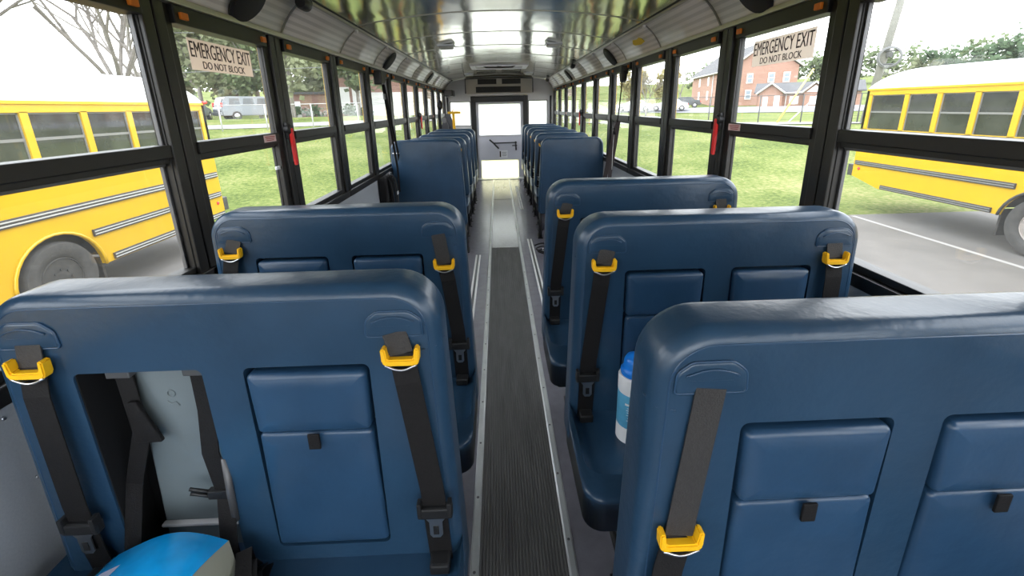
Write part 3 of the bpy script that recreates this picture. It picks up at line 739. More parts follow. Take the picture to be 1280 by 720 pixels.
# padded barriers
for s, y, zt, lab in ((-1, 4.40, 1.205, 'tall padded blue barrier across the left half, behind the wheelchair space'), (1, 4.84, 1.165, 'tall padded blue barrier across the right half, beside the seat belt straps')):
    t = thing('padded_barrier', lab, 'barrier', (s*.775, y, 0), 'padded barriers')
    cor = [(-.385, .30), (.385, .30), (.345, zt), (-.345, zt)]
    bm = new(); pad(bm, cor, [.05, .05, .09, .09], 0, .075, .022, .022, XZ, n=10, en=5, puff=.006, maxin=.25); p = obj('pad', bm, 'vinyl', t)
    bm = new(); tube(bm, [(u, .0, v) for u, v in rpoly(cor, [.05, .05, .09, .09], .02, 8)], .0025, 5, closed=True); obj('piping', bm, 'vinyl_panel', p)
    for e in (-1, 1):
        bm = new(); x = e*.355
        tube(bm, [(x, .05, 0), (x, .05, .33)], .019, 8); tube(bm, [(x, .16, 0), (x, .08, .33)], .013, 8); box(bm, x-.03, x+.03, .02, .19, 0, .012, .003)
        obj('leg', bm, 'black', t)
    if s < 0:
        bm = new(); box(bm, -.330, -.262, -.011, -.004, 1.075, 1.085, .001); obj('torn_mark', bm, 'white', p)

# ------------------------------------------------------------------ LOOSE THINGS INSIDE
# wipes canister on the second right bench
t = thing('wipes_canister', 'white wipes canister with a bright blue flip lid standing on the bench', 'canister', (.340, 1.10, .5165))
t.scale = (1.04, 1.04, .93)
R_ = .046
bm = new(); lathe(bm, [(R_-.004, 0), (R_, .004), (R_, .052), (R_-.0012, .056), (R_-.0012, .182), (R_, .186), (R_, .232), (R_-.004, .238), (R_-.014, .240)], n=32); obj('tub', bm, 'white', t, sharp=40)
bm = new(); lathe(bm, [(R_-.0008, .060), (R_-.0002, .062), (R_-.0002, .178), (R_-.0008, .180)], n=32); lb = obj('label_band', bm, 'can_label', t, sharp=40)
for k, (z, w_, h_) in enumerate([(.150, .9, .007), (.138, .6, .002), (.130, .7, .002), (.122, .6, .002), (.112, .65, .002), (.102, .5, .002), (.092, .6, .002)]):
    bm = new(); P = [(math.cos(a)*(R_+.0004), math.sin(a)*(R_+.0004), z) for a in [-PI*.62-w_/2+w_*i/10 for i in range(11)]]; ribbon(bm, P, (0, 0, 1), h_, .0006); obj('print_line', bm, 'white', lb)
bm = new(); lathe(bm, [(.040, .240), (.041, .252), (.034, .258), (.034, .268), (.032, .286), (.026, .298), (.012, .304), (.002, .305)], n=28); l_ = obj('lid', bm, 'can_blue', t, sharp=50)
bm = new(); box(bm, -.012, .012, -.043, -.030, .252, .266, .003); obj('lid_tab', bm, 'can_blue', l_)

# glossy blue pack in the open child seat
t = thing('wipes_pack', 'glossy blue plastic pack lying in the open child seat', 'plastic pack', (-.772, .595, .5485))
bm = new(); nx, ny = 20, 16; G = []
x0, x1, y0, y1 = -.15, .125, -.14, .14
def pz(u, v):
    return .022+.118*math.sin(PI*min(1, u*.62+.03))**.8*(.55+.45*math.sin(PI*(.15+.7*v)))+.006*math.sin(6*u+4*v)
for i in range(nx+1):
    G.append([bm.verts.new((x0+(x1-x0)*i/nx+.02*(j/ny), y0+(y1-y0)*j/ny-.03*(i/nx), pz(i/nx, j/ny))) for j in range(ny+1)])
Gb = [[bm.verts.new((v.co.x, v.co.y, .0)) for v in r_] for r_ in G]
for i in range(nx):
    for j in range(ny):
        f = bm.faces.new((G[i][j], G[i+1][j], G[i+1][j+1], G[i][j+1])); f.smooth = True
        bm.faces.new((Gb[i][j], Gb[i][j+1], Gb[i+1][j+1], Gb[i+1][j]))
for j in range(ny):
    bm.faces.new((G[0][j], G[0][j+1], Gb[0][j+1], Gb[0][j])); bm.faces.new((G[nx][j], Gb[nx][j], Gb[nx][j+1], G[nx][j+1]))
for i in range(nx):
    bm.faces.new((G[i][0], Gb[i][0], Gb[i+1][0], G[i+1][0])); bm.faces.new((G[i][ny], G[i+1][ny], Gb[i+1][ny], Gb[i][ny]))
endv = [(v.co.copy(), w.co.copy()) for v, w in zip(G[nx], Gb[nx])]
obj('pouch', bm, 'pack', t, sharp=60)
bm = new(); A = [bm.verts.new(a+Vector((.001, 0, 0))) for a, b in endv]; B = [bm.verts.new(b+Vector((.010, -.004, 0))) for a, b in endv]; A2 = [bm.verts.new(a+Vector((-.004, 0, -.006))) for a, b in endv]; B2 = [bm.verts.new(b+Vector((.002, 0, .001))) for a, b in endv]
for j in range(ny):
    bm.faces.new((A[j], B[j], B[j+1], A[j+1])); bm.faces.new((A2[j], A2[j+1], B2[j+1], B2[j]))
bmesh.ops.recalc_face_normals(bm, faces=bm.faces[:]); obj('end_flap', bm, 'olive', t)
def on_pack(u0, u1, v0, v1, name, m):
    bm = new(); n_ = 6; H = []
    for i in range(n_+1):
        row = []
        for j in range(n_+1):
            u = u0+(u1-u0)*i/n_; v = v0+(v1-v0)*j/n_
            row.append(bm.verts.new((x0+(x1-x0)*u+.02*v, y0+(y1-y0)*v-.03*u, pz(u, v)+.0012)))
        H.append(row)
    for i in range(n_):
        for j in range(n_): bm.faces.new((H[i][j], H[i+1][j], H[i+1][j+1], H[i][j+1]))
    obj(name, bm, m, t)
on_pack(.12, .32, .35, .80, 'pale_print', mat('pale_print', (.62, .62, .80), .35, noise=.2, nscale=60))
on_pack(.68, .90, .10, .34, 'yellow_print', mat('yellow_print', (.80, .72, .35), .35, noise=.2, nscale=80, col2=(.9, .9, .9)))

# belt retractors on the side walls with hanging straps
t = thing('belt_retractor', 'black belt retractor with two straps hanging on the left wall', 'seat belt', (-1.112, 4.09, 1.79), 'retractors in the wheelchair space')
bm = new(); box(bm, -.012, .06, -.055, .075, -.075, .045, .012); obj('case', bm, 'black', t)
for P in ([(.05, .0, -.07), (.055, .10, -.40), (.06, .24, -.85), (.045, .30, -1.10)], [(.055, .02, -.07), (.06, .16, -.40), (.066, .30, -.72), (.05, .36, -1.02)]):
    bm = new(); ribbon(bm, P, (.75, .6, 0), .020, .003); obj('strap', bm, 'web', t)
bm = new(); box(bm, .045, .06, -.005, .045, -.20, -.15, .004); obj('buckle', bm, 'dull_metal', t)
t = thing('belt_retractor', 'black belt retractor with straps falling to the right wall base', 'seat belt', (1.112, 4.06, 1.79), 'retractors in the wheelchair space')
bm = new(); lathe(bm, [(.02, 0), (.052, -.004), (.056, -.03), (.046, -.044), (.01, -.046)], (0, 0, -.045), 24, 'x'); box(bm, -.05, .014, -.03, .03, -.03, .045, .008); obj('case', bm, 'black', t, sharp=40)
for P, w_ in (([(-.03, .0, -.09), (-.036, .03, -.30), (-.04, .07, -.46)], .010), ([(-.03, .06, -.43), (-.05, .10, -.55), (-.05, .28, -.80), (-.055, .42, -1.06), (-.045, .50, -1.785)], .045), ([(-.035, .05, -.45), (-.04, .10, -.62), (-.05, .22, -.95), (-.045, .30, -1.785)], .040)):
    bm = new(); ribbon(bm, P, (-.75, .65, 0), w_, .004); obj('strap', bm, mat('web_brown', (.075, .06, .062), .7) if w_ > .02 else 'web', t)
bm = new(); tube(bm, [(-.045, .10, -.50), (-.05, .105, -.56)], .02, 8); obj('buckle', bm, 'black', t)
bm = new(); ribbon(bm, [(-.056, .10, -.55), (-.058, .12, -.70), (-.052, .14, -.9)], (0, 1, .2), .007, .003); obj('tether', bm, 'track', t)
# belt pouch on the left wall by the barrier
t = thing('belt_pouch', 'black strap pouch hanging on the left wall beside the barrier', 'pouch', (-1.128, 3.98, .70))
bm = new(); pad(bm, [(-.13, -.10), (.13, -.10), (.13, .21), (-.13, .21)], .03, .0, .075, .01, .02, lambda u, v, dd: (dd, u, v), n=4); obj('pouch_body', bm, 'web', t)
for dy in (-.07, .02, .10):
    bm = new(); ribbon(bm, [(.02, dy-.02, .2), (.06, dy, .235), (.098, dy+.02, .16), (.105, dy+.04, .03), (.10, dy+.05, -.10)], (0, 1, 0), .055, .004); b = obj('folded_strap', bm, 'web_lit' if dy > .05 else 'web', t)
bm = new(); box(bm, .106, .110, .10, .16, .02, .05, .001); obj('strap_tag', bm, 'white', t)
# coil of strap on the floor
t = thing('tie_down_strap', 'coiled black tie-down strap on the floor by the right track', 'strap', (.395, 4.32, 0))
bm = new(); P = []
for i in range(40):
    a = 2*PI*i/16; r_ = .045+.0011*i; P.append((math.cos(a)*r_, math.sin(a)*r_*1.6, .016+.0016*i+.006*math.sin(a*2)))
tube(bm, P, .007, 6); obj('coil', bm, 'web', t)
bm = new(); box(bm, .0, .045, .07, .10, .0, .03, .004); obj('hook', bm, 'white', t)
# folded wheelchair lift, rear left
t = thing('wheelchair_lift', 'folded dark wheelchair lift with a yellow grab bar behind the left rear benches', 'wheelchair lift', (-.95, 8.05, 0))
bm = new(); prism(bm, [(-.16, 0), (.20, 0), (.16, 1.10), (.04, 1.42), (-.03, 1.40), (-.16, 1.05)], lambda u, v, dd: (u, dd, v), -.06, .06, .01); obj('platform', bm, mat('lift_grey', (.10, .10, .115), .5, .3), t)
bm = new(); tube(bm, [(-.13, -.06, 0), (-.13, -.06, 1.40), (-.12, -.06, 1.62)], .03, 10); lathe(bm, [(.02, -.03), (.05, -.02), (.05, .02), (.02, .03)], (-.11, -.08, 1.56), 16, 'y', 1, 1.7); obj('post', bm, 'black', t)
bm = new(); box(bm, .02, .25, -.08, -.04, 1.405, 1.448, .010); box(bm, .095, .145, -.075, -.045, .7, 1.42, .008); tube(bm, [(.10, -.055, 1.44), (.12, -.055, 1.48)], .01, 8); obj('grab_bar', bm, 'yellow_pl', t)
bm = new(); lathe(bm, [(.05, 0), (.05, .03), (.03, .04)], (-.05, -.10, 1.30), 16, 'y'); tube(bm, [(-.03, -.09, 1.36), (.03, -.09, 1.2), (-.03, -.09, .95)], .008, 6); obj('linkage', bm, 'dull_metal', t)

# ------------------------------------------------------------------ OUTDOORS
GZ = -1.10
def interp(r, tab):
    for (a, b), (c, d_) in zip(tab, tab[1:]):
        if r <= c:
            if r <= a: return b
            q = (r-a)/(c-a); return b+(d_-b)*q
    return tab[-1][1]
FR = [(13, -1.1), (30, .30), (56, .20), (64, .85), (90, 1.0), (140, 5), (260, 12)]
FL = [(13, -1.1), (30, .80), (37, 1.1), (45, .85), (70, 1.2), (140, 5), (260, 12)]
def sm(x): x = max(0, min(1, x)); return x*x*(3-2*x)
def zt(x, y):
    r = math.hypot(x, y); q = sm((x+10)/20)
    f = interp(r, FL)*(1-q)+interp(r, FR)*q
    return GZ+(f-GZ)*sm((y-9.6)/9)
bm = new()
xs = [-160, -110, -80, -60]+[-50+2.0*i for i in range(51)]+[60, 80, 110, 160]
ysg = [9.6]+[10.5+1.4*i for i in range(44)]+[75, 82, 90, 100, 120, 150, 200, 250]
V = [[bm.verts.new((x, y, zt(x, y))) for x in xs] for y in ysg]
for a, b in zip(V, V[1:]):
    for i in range(len(xs)-1): f = bm.faces.new((a[i], a[i+1], b[i+1], b[i])); f.smooth = True
struct(obj('ground_lawn', bm, 'grass'))
bm = new(); box(bm, -60, 60, -40, 9.62, GZ-.2, GZ); struct(obj('ground_lot', bm, 'asphalt'))
for x, lab in ((8.15, 'white painted parking line beside the right bus'), (-5.0, 'white painted parking line beside the left bus')):
    bm = new(); box(bm, x-.05, x+.05, .5, 9.5, GZ, GZ+.004); tag(obj('parking_line', bm, 'paint'), lab, 'parking line')
def strip(pts, w, m, name, lab, cat, dz=.03, n=40):
    bm = new(); A = []; B = []
    a, b = Vector(pts[0]), Vector(pts[1]); d_ = (b-a).normalized(); nn = Vector((-d_.y, d_.x))
    nw = max(2, int(w/1.2)); R3 = []
    for i in range(n+1):
        p = a+(b-a)*i/n
        R3.append([bm.verts.new((p.x+nn.x*(j/nw-.5)*w, p.y+nn.y*(j/nw-.5)*w, zt(p.x+nn.x*(j/nw-.5)*w, p.y+nn.y*(j/nw-.5)*w)+dz)) for j in range(nw+1)])
    for r1, r2 in zip(R3, R3[1:]):
        for j in range(nw): bm.faces.new((r1[j], r2[j], r2[j+1], r1[j+1])).smooth = True
    o = obj(name, bm, m); o['kind'] = 'structure'
strip([(-40, 13.2), (-2, 32.0)], 1.9, 'concrete', 'path_left', '', '')
strip([(4, 31.6), (34, 15.5)], 1.3, 'concrete', 'path_right', '', '')
strip([(8, 67.2), (60, 35)], 8.0, 'lot_grey', 'road_church', '', '', .05)
strip([(-2, 46.0), (16, 44.0)], 4.0, 'lot_grey', 'road_far', '', '', .05)

# ---- yellow buses
def wheel(root, x, y, s, r=.5, rimmat='rim'):
    bm = new(); lathe(bm, [(r*.56, s*.02), (r*.60, s*-.005), (r*.80, s*-.03), (r*.95, s*-.02), (r, s*.02), (r, s*.24), (r*.9, s*.28), (r*.3, s*.28)], (0, 0, 0), 40, 'x')
    w_ = obj('wheel', bm, 'tyre', root, (x, y, GZ+r+.01), sharp=40)
    bm = new(); lathe(bm, [(r*.575, s*.012), (r*.545, s*.0), (r*.50, s*.05), (r*.36, s*.09), (r*.30, s*.03), (r*.20, s*.01), (r*.12, s*.01)], (0, 0, 0), 32, 'x')
    for i in range(8):
        a = 2*PI*i/8; lathe(bm, [(.018, s*.05), (.018, s*.0)], (0, math.cos(a)*r*.25, math.sin(a)*r*.25), 6, 'x')
    obj('rim', bm, rimmat, w_, sharp=40)
def bus(label, s, xn, yr, ywheel, pill, zwt, zwb, rails, skirt, rearcut, roofz, rimmat, stripe='rail_grey'):
    """side facing us at x=xn (s = side of our bus it stands on); rear end at y=yr; runs toward -Y"""
    t = thing('school_bus', label, 'bus', (0, 0, 0), 'yellow school buses parked outside')
    width = 2.35; xf = xn+s*width; yf = -6.0; R_a = .62; zw = GZ+.5
    # side skin with a wheel arch
    pts = [(yr, zwb-.05), (yr, rearcut[1]), (rearcut[0], skirt)]
    arch = []
    za = max(skirt, zw)-zw
    a0 = math.asin(max(-1, min(1, (skirt-zw)/R_a)))
    for i in range(17):
        a = a0+(PI-2*a0)*i/16; arch.append((ywheel+R_a*math.cos(a), zw+R_a*math.sin(a)))
    pts += arch+[(yf, skirt), (yf, zwb-.05)]
    bm = new(); prism(bm, pts, lambda u, v, d_: (d_, u, v), xn, xn+s*.06)
    box(bm, xf, xf-s*.06, yf, yr, skirt, zwb-.05); box(bm, xn+s*.05, xf-s*.05, yr-.06, yr, rearcut[1], zwb-.05); box(bm, xn+s*.05, xf-s*.05, yf, yf+.06, skirt, zwb)
    # window band: posts, header
    box(bm, xn, xn+s*.06, yf, yr, zwt, zwt+.13)
    box(bm, xf, xf-s*.06, yf, yr, zwb-.05, zwt+.13); box(bm, xn, xf, yr-.07, yr, zwb-.05, zwt+.13)
    obj('body', bm, 'bus_yellow', t)
    bm = new(); tube(bm, [(xn-s*.012, a, b) for a, b in arch], .022, 6); obj('wheel_arch', bm, 'bus_yellow' if s < 0 else 'bus_black', t)
    bm = new(); box(bm, xn+s*.14, xf-s*.1, yf, yr-.1, skirt+.35, zwb-.1); box(bm, xn+s*.1, xf-s*.1, ywheel+.9, yr-.6, skirt+.05, skirt+.36); obj('underbody', bm, 'black', t)
    # posts between windows
    edges = []
    pw = .10
    P = [yr-.10]+list(pill); y_ = pill[-1]; step = pill[-2]-pill[-1]
    while y_-step > yf: y_ -= step; P.append(y_)
    for p in P:
        bm = new(); box(bm, xn, xn+s*.06, p-pw/2 if p != P[0] else p-.06, p+pw/2 if p != P[0] else yr, zwb-.06, zwt+.01); obj('window_post', bm, 'bus_yellow', t)
    for a, b in zip(P, P[1:]):
        bm = new(); box(bm, xn+s*.035, xn+s*.05, b+pw/2-.01, a-pw/2+.01, zwb-.05, zwt+.01); w_ = obj('window', bm, 'bus_glass', t)
        zm = zwb+(zwt-zwb)*.47; bm = new(); box(bm, xn+s*.022, xn+s*.05, b+pw/2, a-pw/2, zm-.018, zm+.018); obj('sash_bar', bm, 'bus_sash', w_)
        bm = new(); 
        for q in ((b+pw/2, b+pw/2+.02), (a-pw/2-.02, a-pw/2)): box(bm, xn+s*.024, xn+s*.05, q[0], q[1], zwb-.05, zwt)
        box(bm, xn+s*.024, xn+s*.05, b+pw/2, a-pw/2, zwt-.02, zwt+.005); obj('window_frame', bm, 'bus_sash', w_)
    # roof: crowned shell rounded at the rear end
    bm = new(); n1, n2 = 20, 9; RG = []
    zs = zwt+.13; yend = [yr-.004]+[yr-.6*(1-math.cos(PI/2*i/8)) if 0 else 0 for i in range(0)]
    secs = []
    for i in range(9):
        a = PI/2*i/8; secs.append((yr-.02-.75*(1-math.cos(a)) if 0 else yr-.70+.70*math.cos(a), math.sin(a)))
    secs.append((yf, 1.0))
    for y, q in secs:
        row = []
        for j in range(n1+1):
            th = PI*j/n1; cxp = math.cos(th); ex = abs(cxp)**.72*(1 if cxp > 0 else -1); ez = math.sin(th)**.60
            row.append(bm.verts.new(((xn+xf)/2-s*(width/2)*ex, y, zs+(roofz-zs)*ez*(.02+.98*q))))
        RG.append(row)
    for a, b in zip(RG, RG[1:]):
        for j in range(n1): f = bm.faces.new((a[j], a[j+1], b[j+1], b[j])); f.smooth = True
    bm.faces.new(RG[0]); bmesh.ops.recalc_face_normals(bm, faces=bm.faces[:]); obj('roof', bm, 'bus_white', t)
    bm = new(); box(bm, xn-s*.02, xn+s*.03, yf, yr-.02, zs-.03, zs+.015, .006); obj('gutter', bm, 'bus_yellow', t)
    # rub rails
    for (z, ya, yb, h_) in rails:
        bm = new(); box(bm, xn-s*.03, xn, ya, yb, z-h_/2, z+h_/2, .006); rr = obj('rub_rail', bm, 'bus_black', t)
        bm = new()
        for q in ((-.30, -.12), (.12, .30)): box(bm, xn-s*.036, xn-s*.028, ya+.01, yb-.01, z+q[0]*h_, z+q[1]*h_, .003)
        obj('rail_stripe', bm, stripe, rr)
    wheel(t, xn+s*.02, ywheel, s, .5, rimmat)
    bm = new(); box(bm, xn+s*.06, xn+s*.45, ywheel+.60, ywheel+.64, GZ+.22, skirt+.1, .01); obj('mud_flap', bm, 'bus_black', t)
    bm = new(); box(bm, xn-s*.0, xf, yr+.0, yr+.16, rearcut[1]-.01, rearcut[1]+.27, .02); obj('bumper', bm, 'bus_black', t)
    bm = new(); lathe(bm, [(.035, 0), (.035, s*-.012), (.02, s*-.02)], (xn, yr-.18, rearcut[1]+.19), 14, 'x'); obj('side_marker', bm, 'tail', t)
    return t
lb_ = bus('yellow school bus with its windows and wheel close by on the left', -1, -5.9, 9.15, 5.60, [8.12, 7.31, 6.53, 5.72], 1.56, .94,
    [(.71, -6, 9.1, .06), (.29, -6, 9.1, .105), (-.115, 6.14, 9.1, .10), (-.535, 6.36, 9.1, .10)], -.60, (8.6, -.48), 2.18, 'wheel_white')
rb_ = bus('yellow school bus with a white roof parked on the right, tail end showing', 1, 8.7, 10.42, 6.50, [9.37, 8.66, 7.95, 7.26], 1.59, .885,
    [(.78, -6, 10.38, .08), (.03, 6.96, 10.36, .10), (-.445, 7.22, 9.54, .095)], -.50, (9.62, -.30), 2.17, 'rim', 'bus_sash')
bm = new(); box(bm, 9.55, 9.85, 7.55, 7.85, 2.16, 2.24, .02); obj('roof_vent', bm, 'bus_white', rb_)
bm = new(); tube(bm, [(-5.9+.0, 9.12, 1.70), (-5.86, 9.2, 1.72)], .03, 10); obj('rear_lamp', bm, 'tail', lb_)

# ---- vehicles far off
def car(name, label, loc, rz, body, van=True, group='vehicles across the field'):
    t = thing(name, label, 'car', loc, group, rz)
    Lh, wh = 2.5, .95
    if van: prof = [(-2.45, .35), (-2.5, .8), (-2.42, 1.05), (-2.15, 1.68), (-1.9, 1.75), (.6, 1.74), (1.0, 1.62), (1.75, 1.08), (2.35, .95), (2.5, .65), (2.45, .35)]
    else: prof = [(-2.2, .35), (-2.25, .75), (-2.1, .98), (-1.5, 1.02), (-1.0, 1.42), (.3, 1.44), (1.0, 1.02), (2.0, .85), (2.2, .6), (2.15, .35)]
    bm = new(); prism(bm, prof, lambda u, v, d_: (d_, u, v), -wh, wh, .05); obj('body', bm, body, t)
    if van: wins = [(-2.0, -1.15), (-1.05, -.15), (-.05, .75)]; z0, z1 = 1.08, 1.60
    else: wins = [(-1.0, -.35), (-.28, .35)]; z0, z1 = 1.03, 1.36
    for e in (-1, 1):
        for a, b in wins:
            bm = new(); prism(bm, [(a+.06, z0), (b, z0), (b-.06, z1), (a+.16, z1)], lambda u, v, d_: (d_, u, v), e*(wh-.02), e*(wh+.006)); obj('window', bm, 'car_dark', t)
        for y in (-1.5, 1.55):
            bm = new(); lathe(bm, [(.33, 0), (.33, e*-.18), (.2, e*-.2)], (e*(wh+.01), y, .33), 20, 'x'); w_ = obj('wheel', bm, 'tyre', t)
            bm = new(); lathe(bm, [(.2, e*.0), (.17, e*.015), (.05, e*.02)], (e*(wh+.011), y, .33), 16, 'x'); obj('hubcap', bm, 'metal', w_)
        bm = new(); yb = -2.42 if van else -2.18; box(bm, e*.82, e*.935, yb-.06, yb+.08, 1.0 if van else .7, 1.3 if van else .88, .02); obj('tail_lamp', bm, 'tail', t)
    if van:
        bm = new(); prism(bm, [(-.75, 1.10), (.75, 1.10), (.66, 1.58), (-.66, 1.58)], lambda u, v, d_: (u, -2.46+(v-1.05)*.43+d_, v), -.02, .02); obj('rear_window', bm, 'car_dark', t)
    bm = new(); box(bm, -.9, .9, -2.58 if van else -2.32, -2.3 if van else -2.1, .38, .62, .04); obj('bumper', bm, body, t)
    return t
vx, vy = -19.5, 36.3
car('minivan', 'silver minivan parked on the grass beyond the left bus', (vx, vy, zt(vx, vy)), -.72, 'car_silver')
vx, vy = -22.6, 33.4
car('parked_car', 'grey car half hidden by the rear of the left bus', (vx, vy, zt(vx, vy)), .3, 'car_silver', False)
for i, (vx, vy, c, lb) in enumerate([(21.8, 56.5, 'car_white', 'white car parked near the church, between two window pillars'), (25.4, 61.0, 'car_dark', 'dark car parked in front of the church wall'), (17.6, 57.6, 'car_white', 'white car parked farthest from the church')]):
    car('parked_car', lb, (vx, vy, zt(vx, vy)+.05), 1.2, c, False)

# ---- trees
def branch(bm, p, d_, L_, r, depth, rg, spread, up, leaves=None):
    n = 3; pts = [p]; rs = [r]; cur = Vector(p); dd = Vector(d_)
    for i in range(n):
        dd = (dd+Vector((rg.uniform(-1, 1), rg.uniform(-1, 1), rg.uniform(-.4, .8)*up))*.16).normalized(); cur = cur+dd*L_/n
        pts.append(cur.copy()); rs.append(r*(1-.32*(i+1)/n))
    tube(bm, pts, rs, 5 if depth > 1 else 3, cap=False)
    if leaves is not None and depth <= 1: leaves.extend(pts[1:])
    if depth == 0: return
    for i in range(rg.choice((2, 3, 4)) if depth > 1 else 4):
        q = rg.uniform(.45, 1.0); k = min(n-1, int(q*n)); b = pts[k].lerp(pts[k+1], q*n-k) if k < n else pts[-1]
        nd = (dd+Vector((rg.uniform(-1, 1), rg.uniform(-1, 1), rg.uniform(-.3, .7)*up))*spread).normalized()
        branch(bm, b, nd, L_*rg.uniform(.58, .82), rs[min(k+1, n)]*.86, depth-1, rg, spread, up, leaves)
def bare_tree(label, loc, h, seed, stems=1, spread=.75, depth=5, m='bark', group='bare trees outside', lean=(0, 0)):
    rg = random.Random(seed); t = thing('bare_tree', label, 'tree', loc, group)
    bm = new(); b2 = new()
    tube(bm, [(0, 0, -.3), (.02, 0, h*.10), (0, .02, h*.22)], [h*.018, h*.015, h*.012], 8); obj('trunk', bm, m, t)
    for i in range(stems):
        a = 2*PI*i/stems+rg.uniform(-.4, .4); q = .55 if stems > 1 else .1
        branch(b2, Vector((0, 0, h*.18)), Vector((math.cos(a)*q+lean[0], math.sin(a)*q+lean[1], 1)).normalized(), h*.25, h*.0060, depth, rg, spread, .6)
    obj('branches', b2, m, t); return t
def leafy_tree(label, loc, h, w_, seed, leaf, n=2600, size=.22, trunk=.2, m='bark', group='leafy trees outside', low=.18, name='leafy_tree'):
    rg = random.Random(seed); t = thing(name, label, 'tree', loc, group)
    bm = new(); tube(bm, [(0, 0, -.4), (0, .05, h*trunk), (.05, 0, h*.6)], [h*.022, h*.017, h*.006], 7)
    for i in range(9):
        a = rg.uniform(0, 2*PI); z = rg.uniform(low, .6)*h; L_ = rg.uniform(.4, .8)*w_
        tube(bm, [(0, 0, z), (math.cos(a)*L_*.5, math.sin(a)*L_*.5, z+.12*h), (math.cos(a)*L_, math.sin(a)*L_, z+.28*h)], [h*.008, h*.005, h*.002], 5, cap=False)
    obj('trunk', bm, m, t)
    bm = new(); cl = [(Vector((rg.gauss(0, .42)*w_, rg.gauss(0, .42)*w_, h*(low+(1-low)*rg.betavariate(2, 1.6)))), rg.uniform(.18, .42)*w_) for _ in range(26)]
    for i in range(n):
        c, r_ = rg.choice(cl); p = c+Vector((rg.gauss(0, .55), rg.gauss(0, .55), rg.gauss(0, .45)))*r_
        if p.z < h*low*.8: continue
        u = Vector((rg.gauss(0, 1), rg.gauss(0, 1), rg.gauss(0, 1))).normalized(); v = u.orthogonal().normalized()*size*rg.uniform(.5, 1.2); u = u*size*rg.uniform(.5, 1.2)
        bm.faces.new([bm.verts.new(p+a) for a in (u, v, -u, -v)])
    obj('foliage', bm, leaf, t); return t
def g(x, y): return (x, y, zt(x, y))
bare_tree('bare spreading tree rising beyond the roof of the left bus', g(-14.2, 17.6), 13, 11, 6, .62, 5, lean=(-.15, 0))
bare_tree('tall bare tree above the left bus at the edge of the view', g(-20.5, 18.0), 15, 5, 5, .62, 5)
bare_tree('bare tree standing beside the window post over the left bus', g(-19.5, 25.5), 13, 23, 5, .6, 5, 'bark_pale')
bare_tree('pale bare tree in front of the church', g(14.5, 43.5), 6.5, 31, 3, .7, 4, 'bark_pale')
bare_tree('pale bare tree rising over the church roof', g(30.5, 74.5), 10.5, 37, 3, .7, 4, 'bark_pale')
k = 0
specs = [(-28.0, 43.5, 11, 3.0, 'leaf_spring', 'pale spring tree at the left end of the nearer row beyond the minivan'), (-24.2, 46.5, 11, 3.0, 'leaf_mid', 'green tree in the nearer row right behind the minivan'),
         (-39, 58, 17, 4.6, 'leaf_mid', 'tall green tree at the left end of the far row'), (-33.2, 59, 17, 4.4, 'leaf_spring', 'tall pale tree second in the far row'), (-28, 60, 17, 4.4, 'leaf_mid', 'tall green tree third in the far row'),
         (-22.6, 59.5, 16, 4.2, 'leaf_spring', 'tall pale tree fourth in the far row, over the brick building'), (-17.2, 60.5, 14, 4.0, 'leaf_mid', 'tall green tree at the right end of the far row'),
         (-16.9, 37.6, 9.0, 2.2, 'leaf_spring', 'pale spring tree in front of the brick house, by the first window pillar'), (-12.0, 39.2, 8.0, 1.8, 'leaf_mid', 'green tree in front of the brick house doors')]
for x, y, h, w_, lf, lb in specs:
    k += 1; leafy_tree(lb, g(x, y), h, w_, 100+k, lf, n=(9000 if h > 12 else 4200) if k < 8 else 1800, size=.40 if h > 12 else .24, low=.04 if h > 12 else .18, m='bark_pale')
for x, y, h, w_, lf, lb in [(31.0, 33.2, 4.0, 1.5, 'leaf_spring', 'pale green round tree beyond the tail of the right bus'), (32.0, 31.8, 4.4, 1.6, 'leaf_dark', 'dark evergreen nearest the utility pole'), (33.2, 31.2, 4.6, 1.9, 'leaf_dark', 'dark evergreen second from the utility pole'),
         (34.8, 30.4, 5.2, 2.1, 'leaf_dark', 'dark evergreen third from the utility pole, over the roof vent'), (36.6, 29.4, 5.6, 2.3, 'leaf_dark', 'dark evergreen at the right edge over the bus roof'), (38.4, 27.4, 5.8, 2.4, 'leaf_dark', 'dark evergreen last in the row over the bus roof')]:
    k += 1; leafy_tree(lb, g(x, y), h, w_, 100+k, lf, n=1500, size=.17, low=.1, name='evergreen_tree' if lf == 'leaf_dark' else 'leafy_tree')
for x, y, h, w_, lf, lb in [(26.0, 69.5, 5.6, 2.2, 'leaf_yellow', 'yellowish budding willow left of the church'), (20.5, 66.5, 5.2, 2.4, 'leaf_yellow', 'yellowish budding willow farther left of the church')]:
    k += 1; leafy_tree(lb, g(x, y), h, w_, 100+k, lf, n=1700, size=.2, low=.08, name='willow_tree')
for i in range(9):
    x = 62+i*7.5; y = 128-i*3.2; k += 1
    leafy_tree('distant green tree on the hill behind the church, number %s from the left' % ['one', 'two', 'three', 'four', 'five', 'six', 'seven', 'eight', 'nine'][i], g(x, y), 8.0+rnd.uniform(-1, 1), 5.5, 200+i, 'leaf_mid', n=700, size=.55, low=.1, group='trees on the hill behind the church')

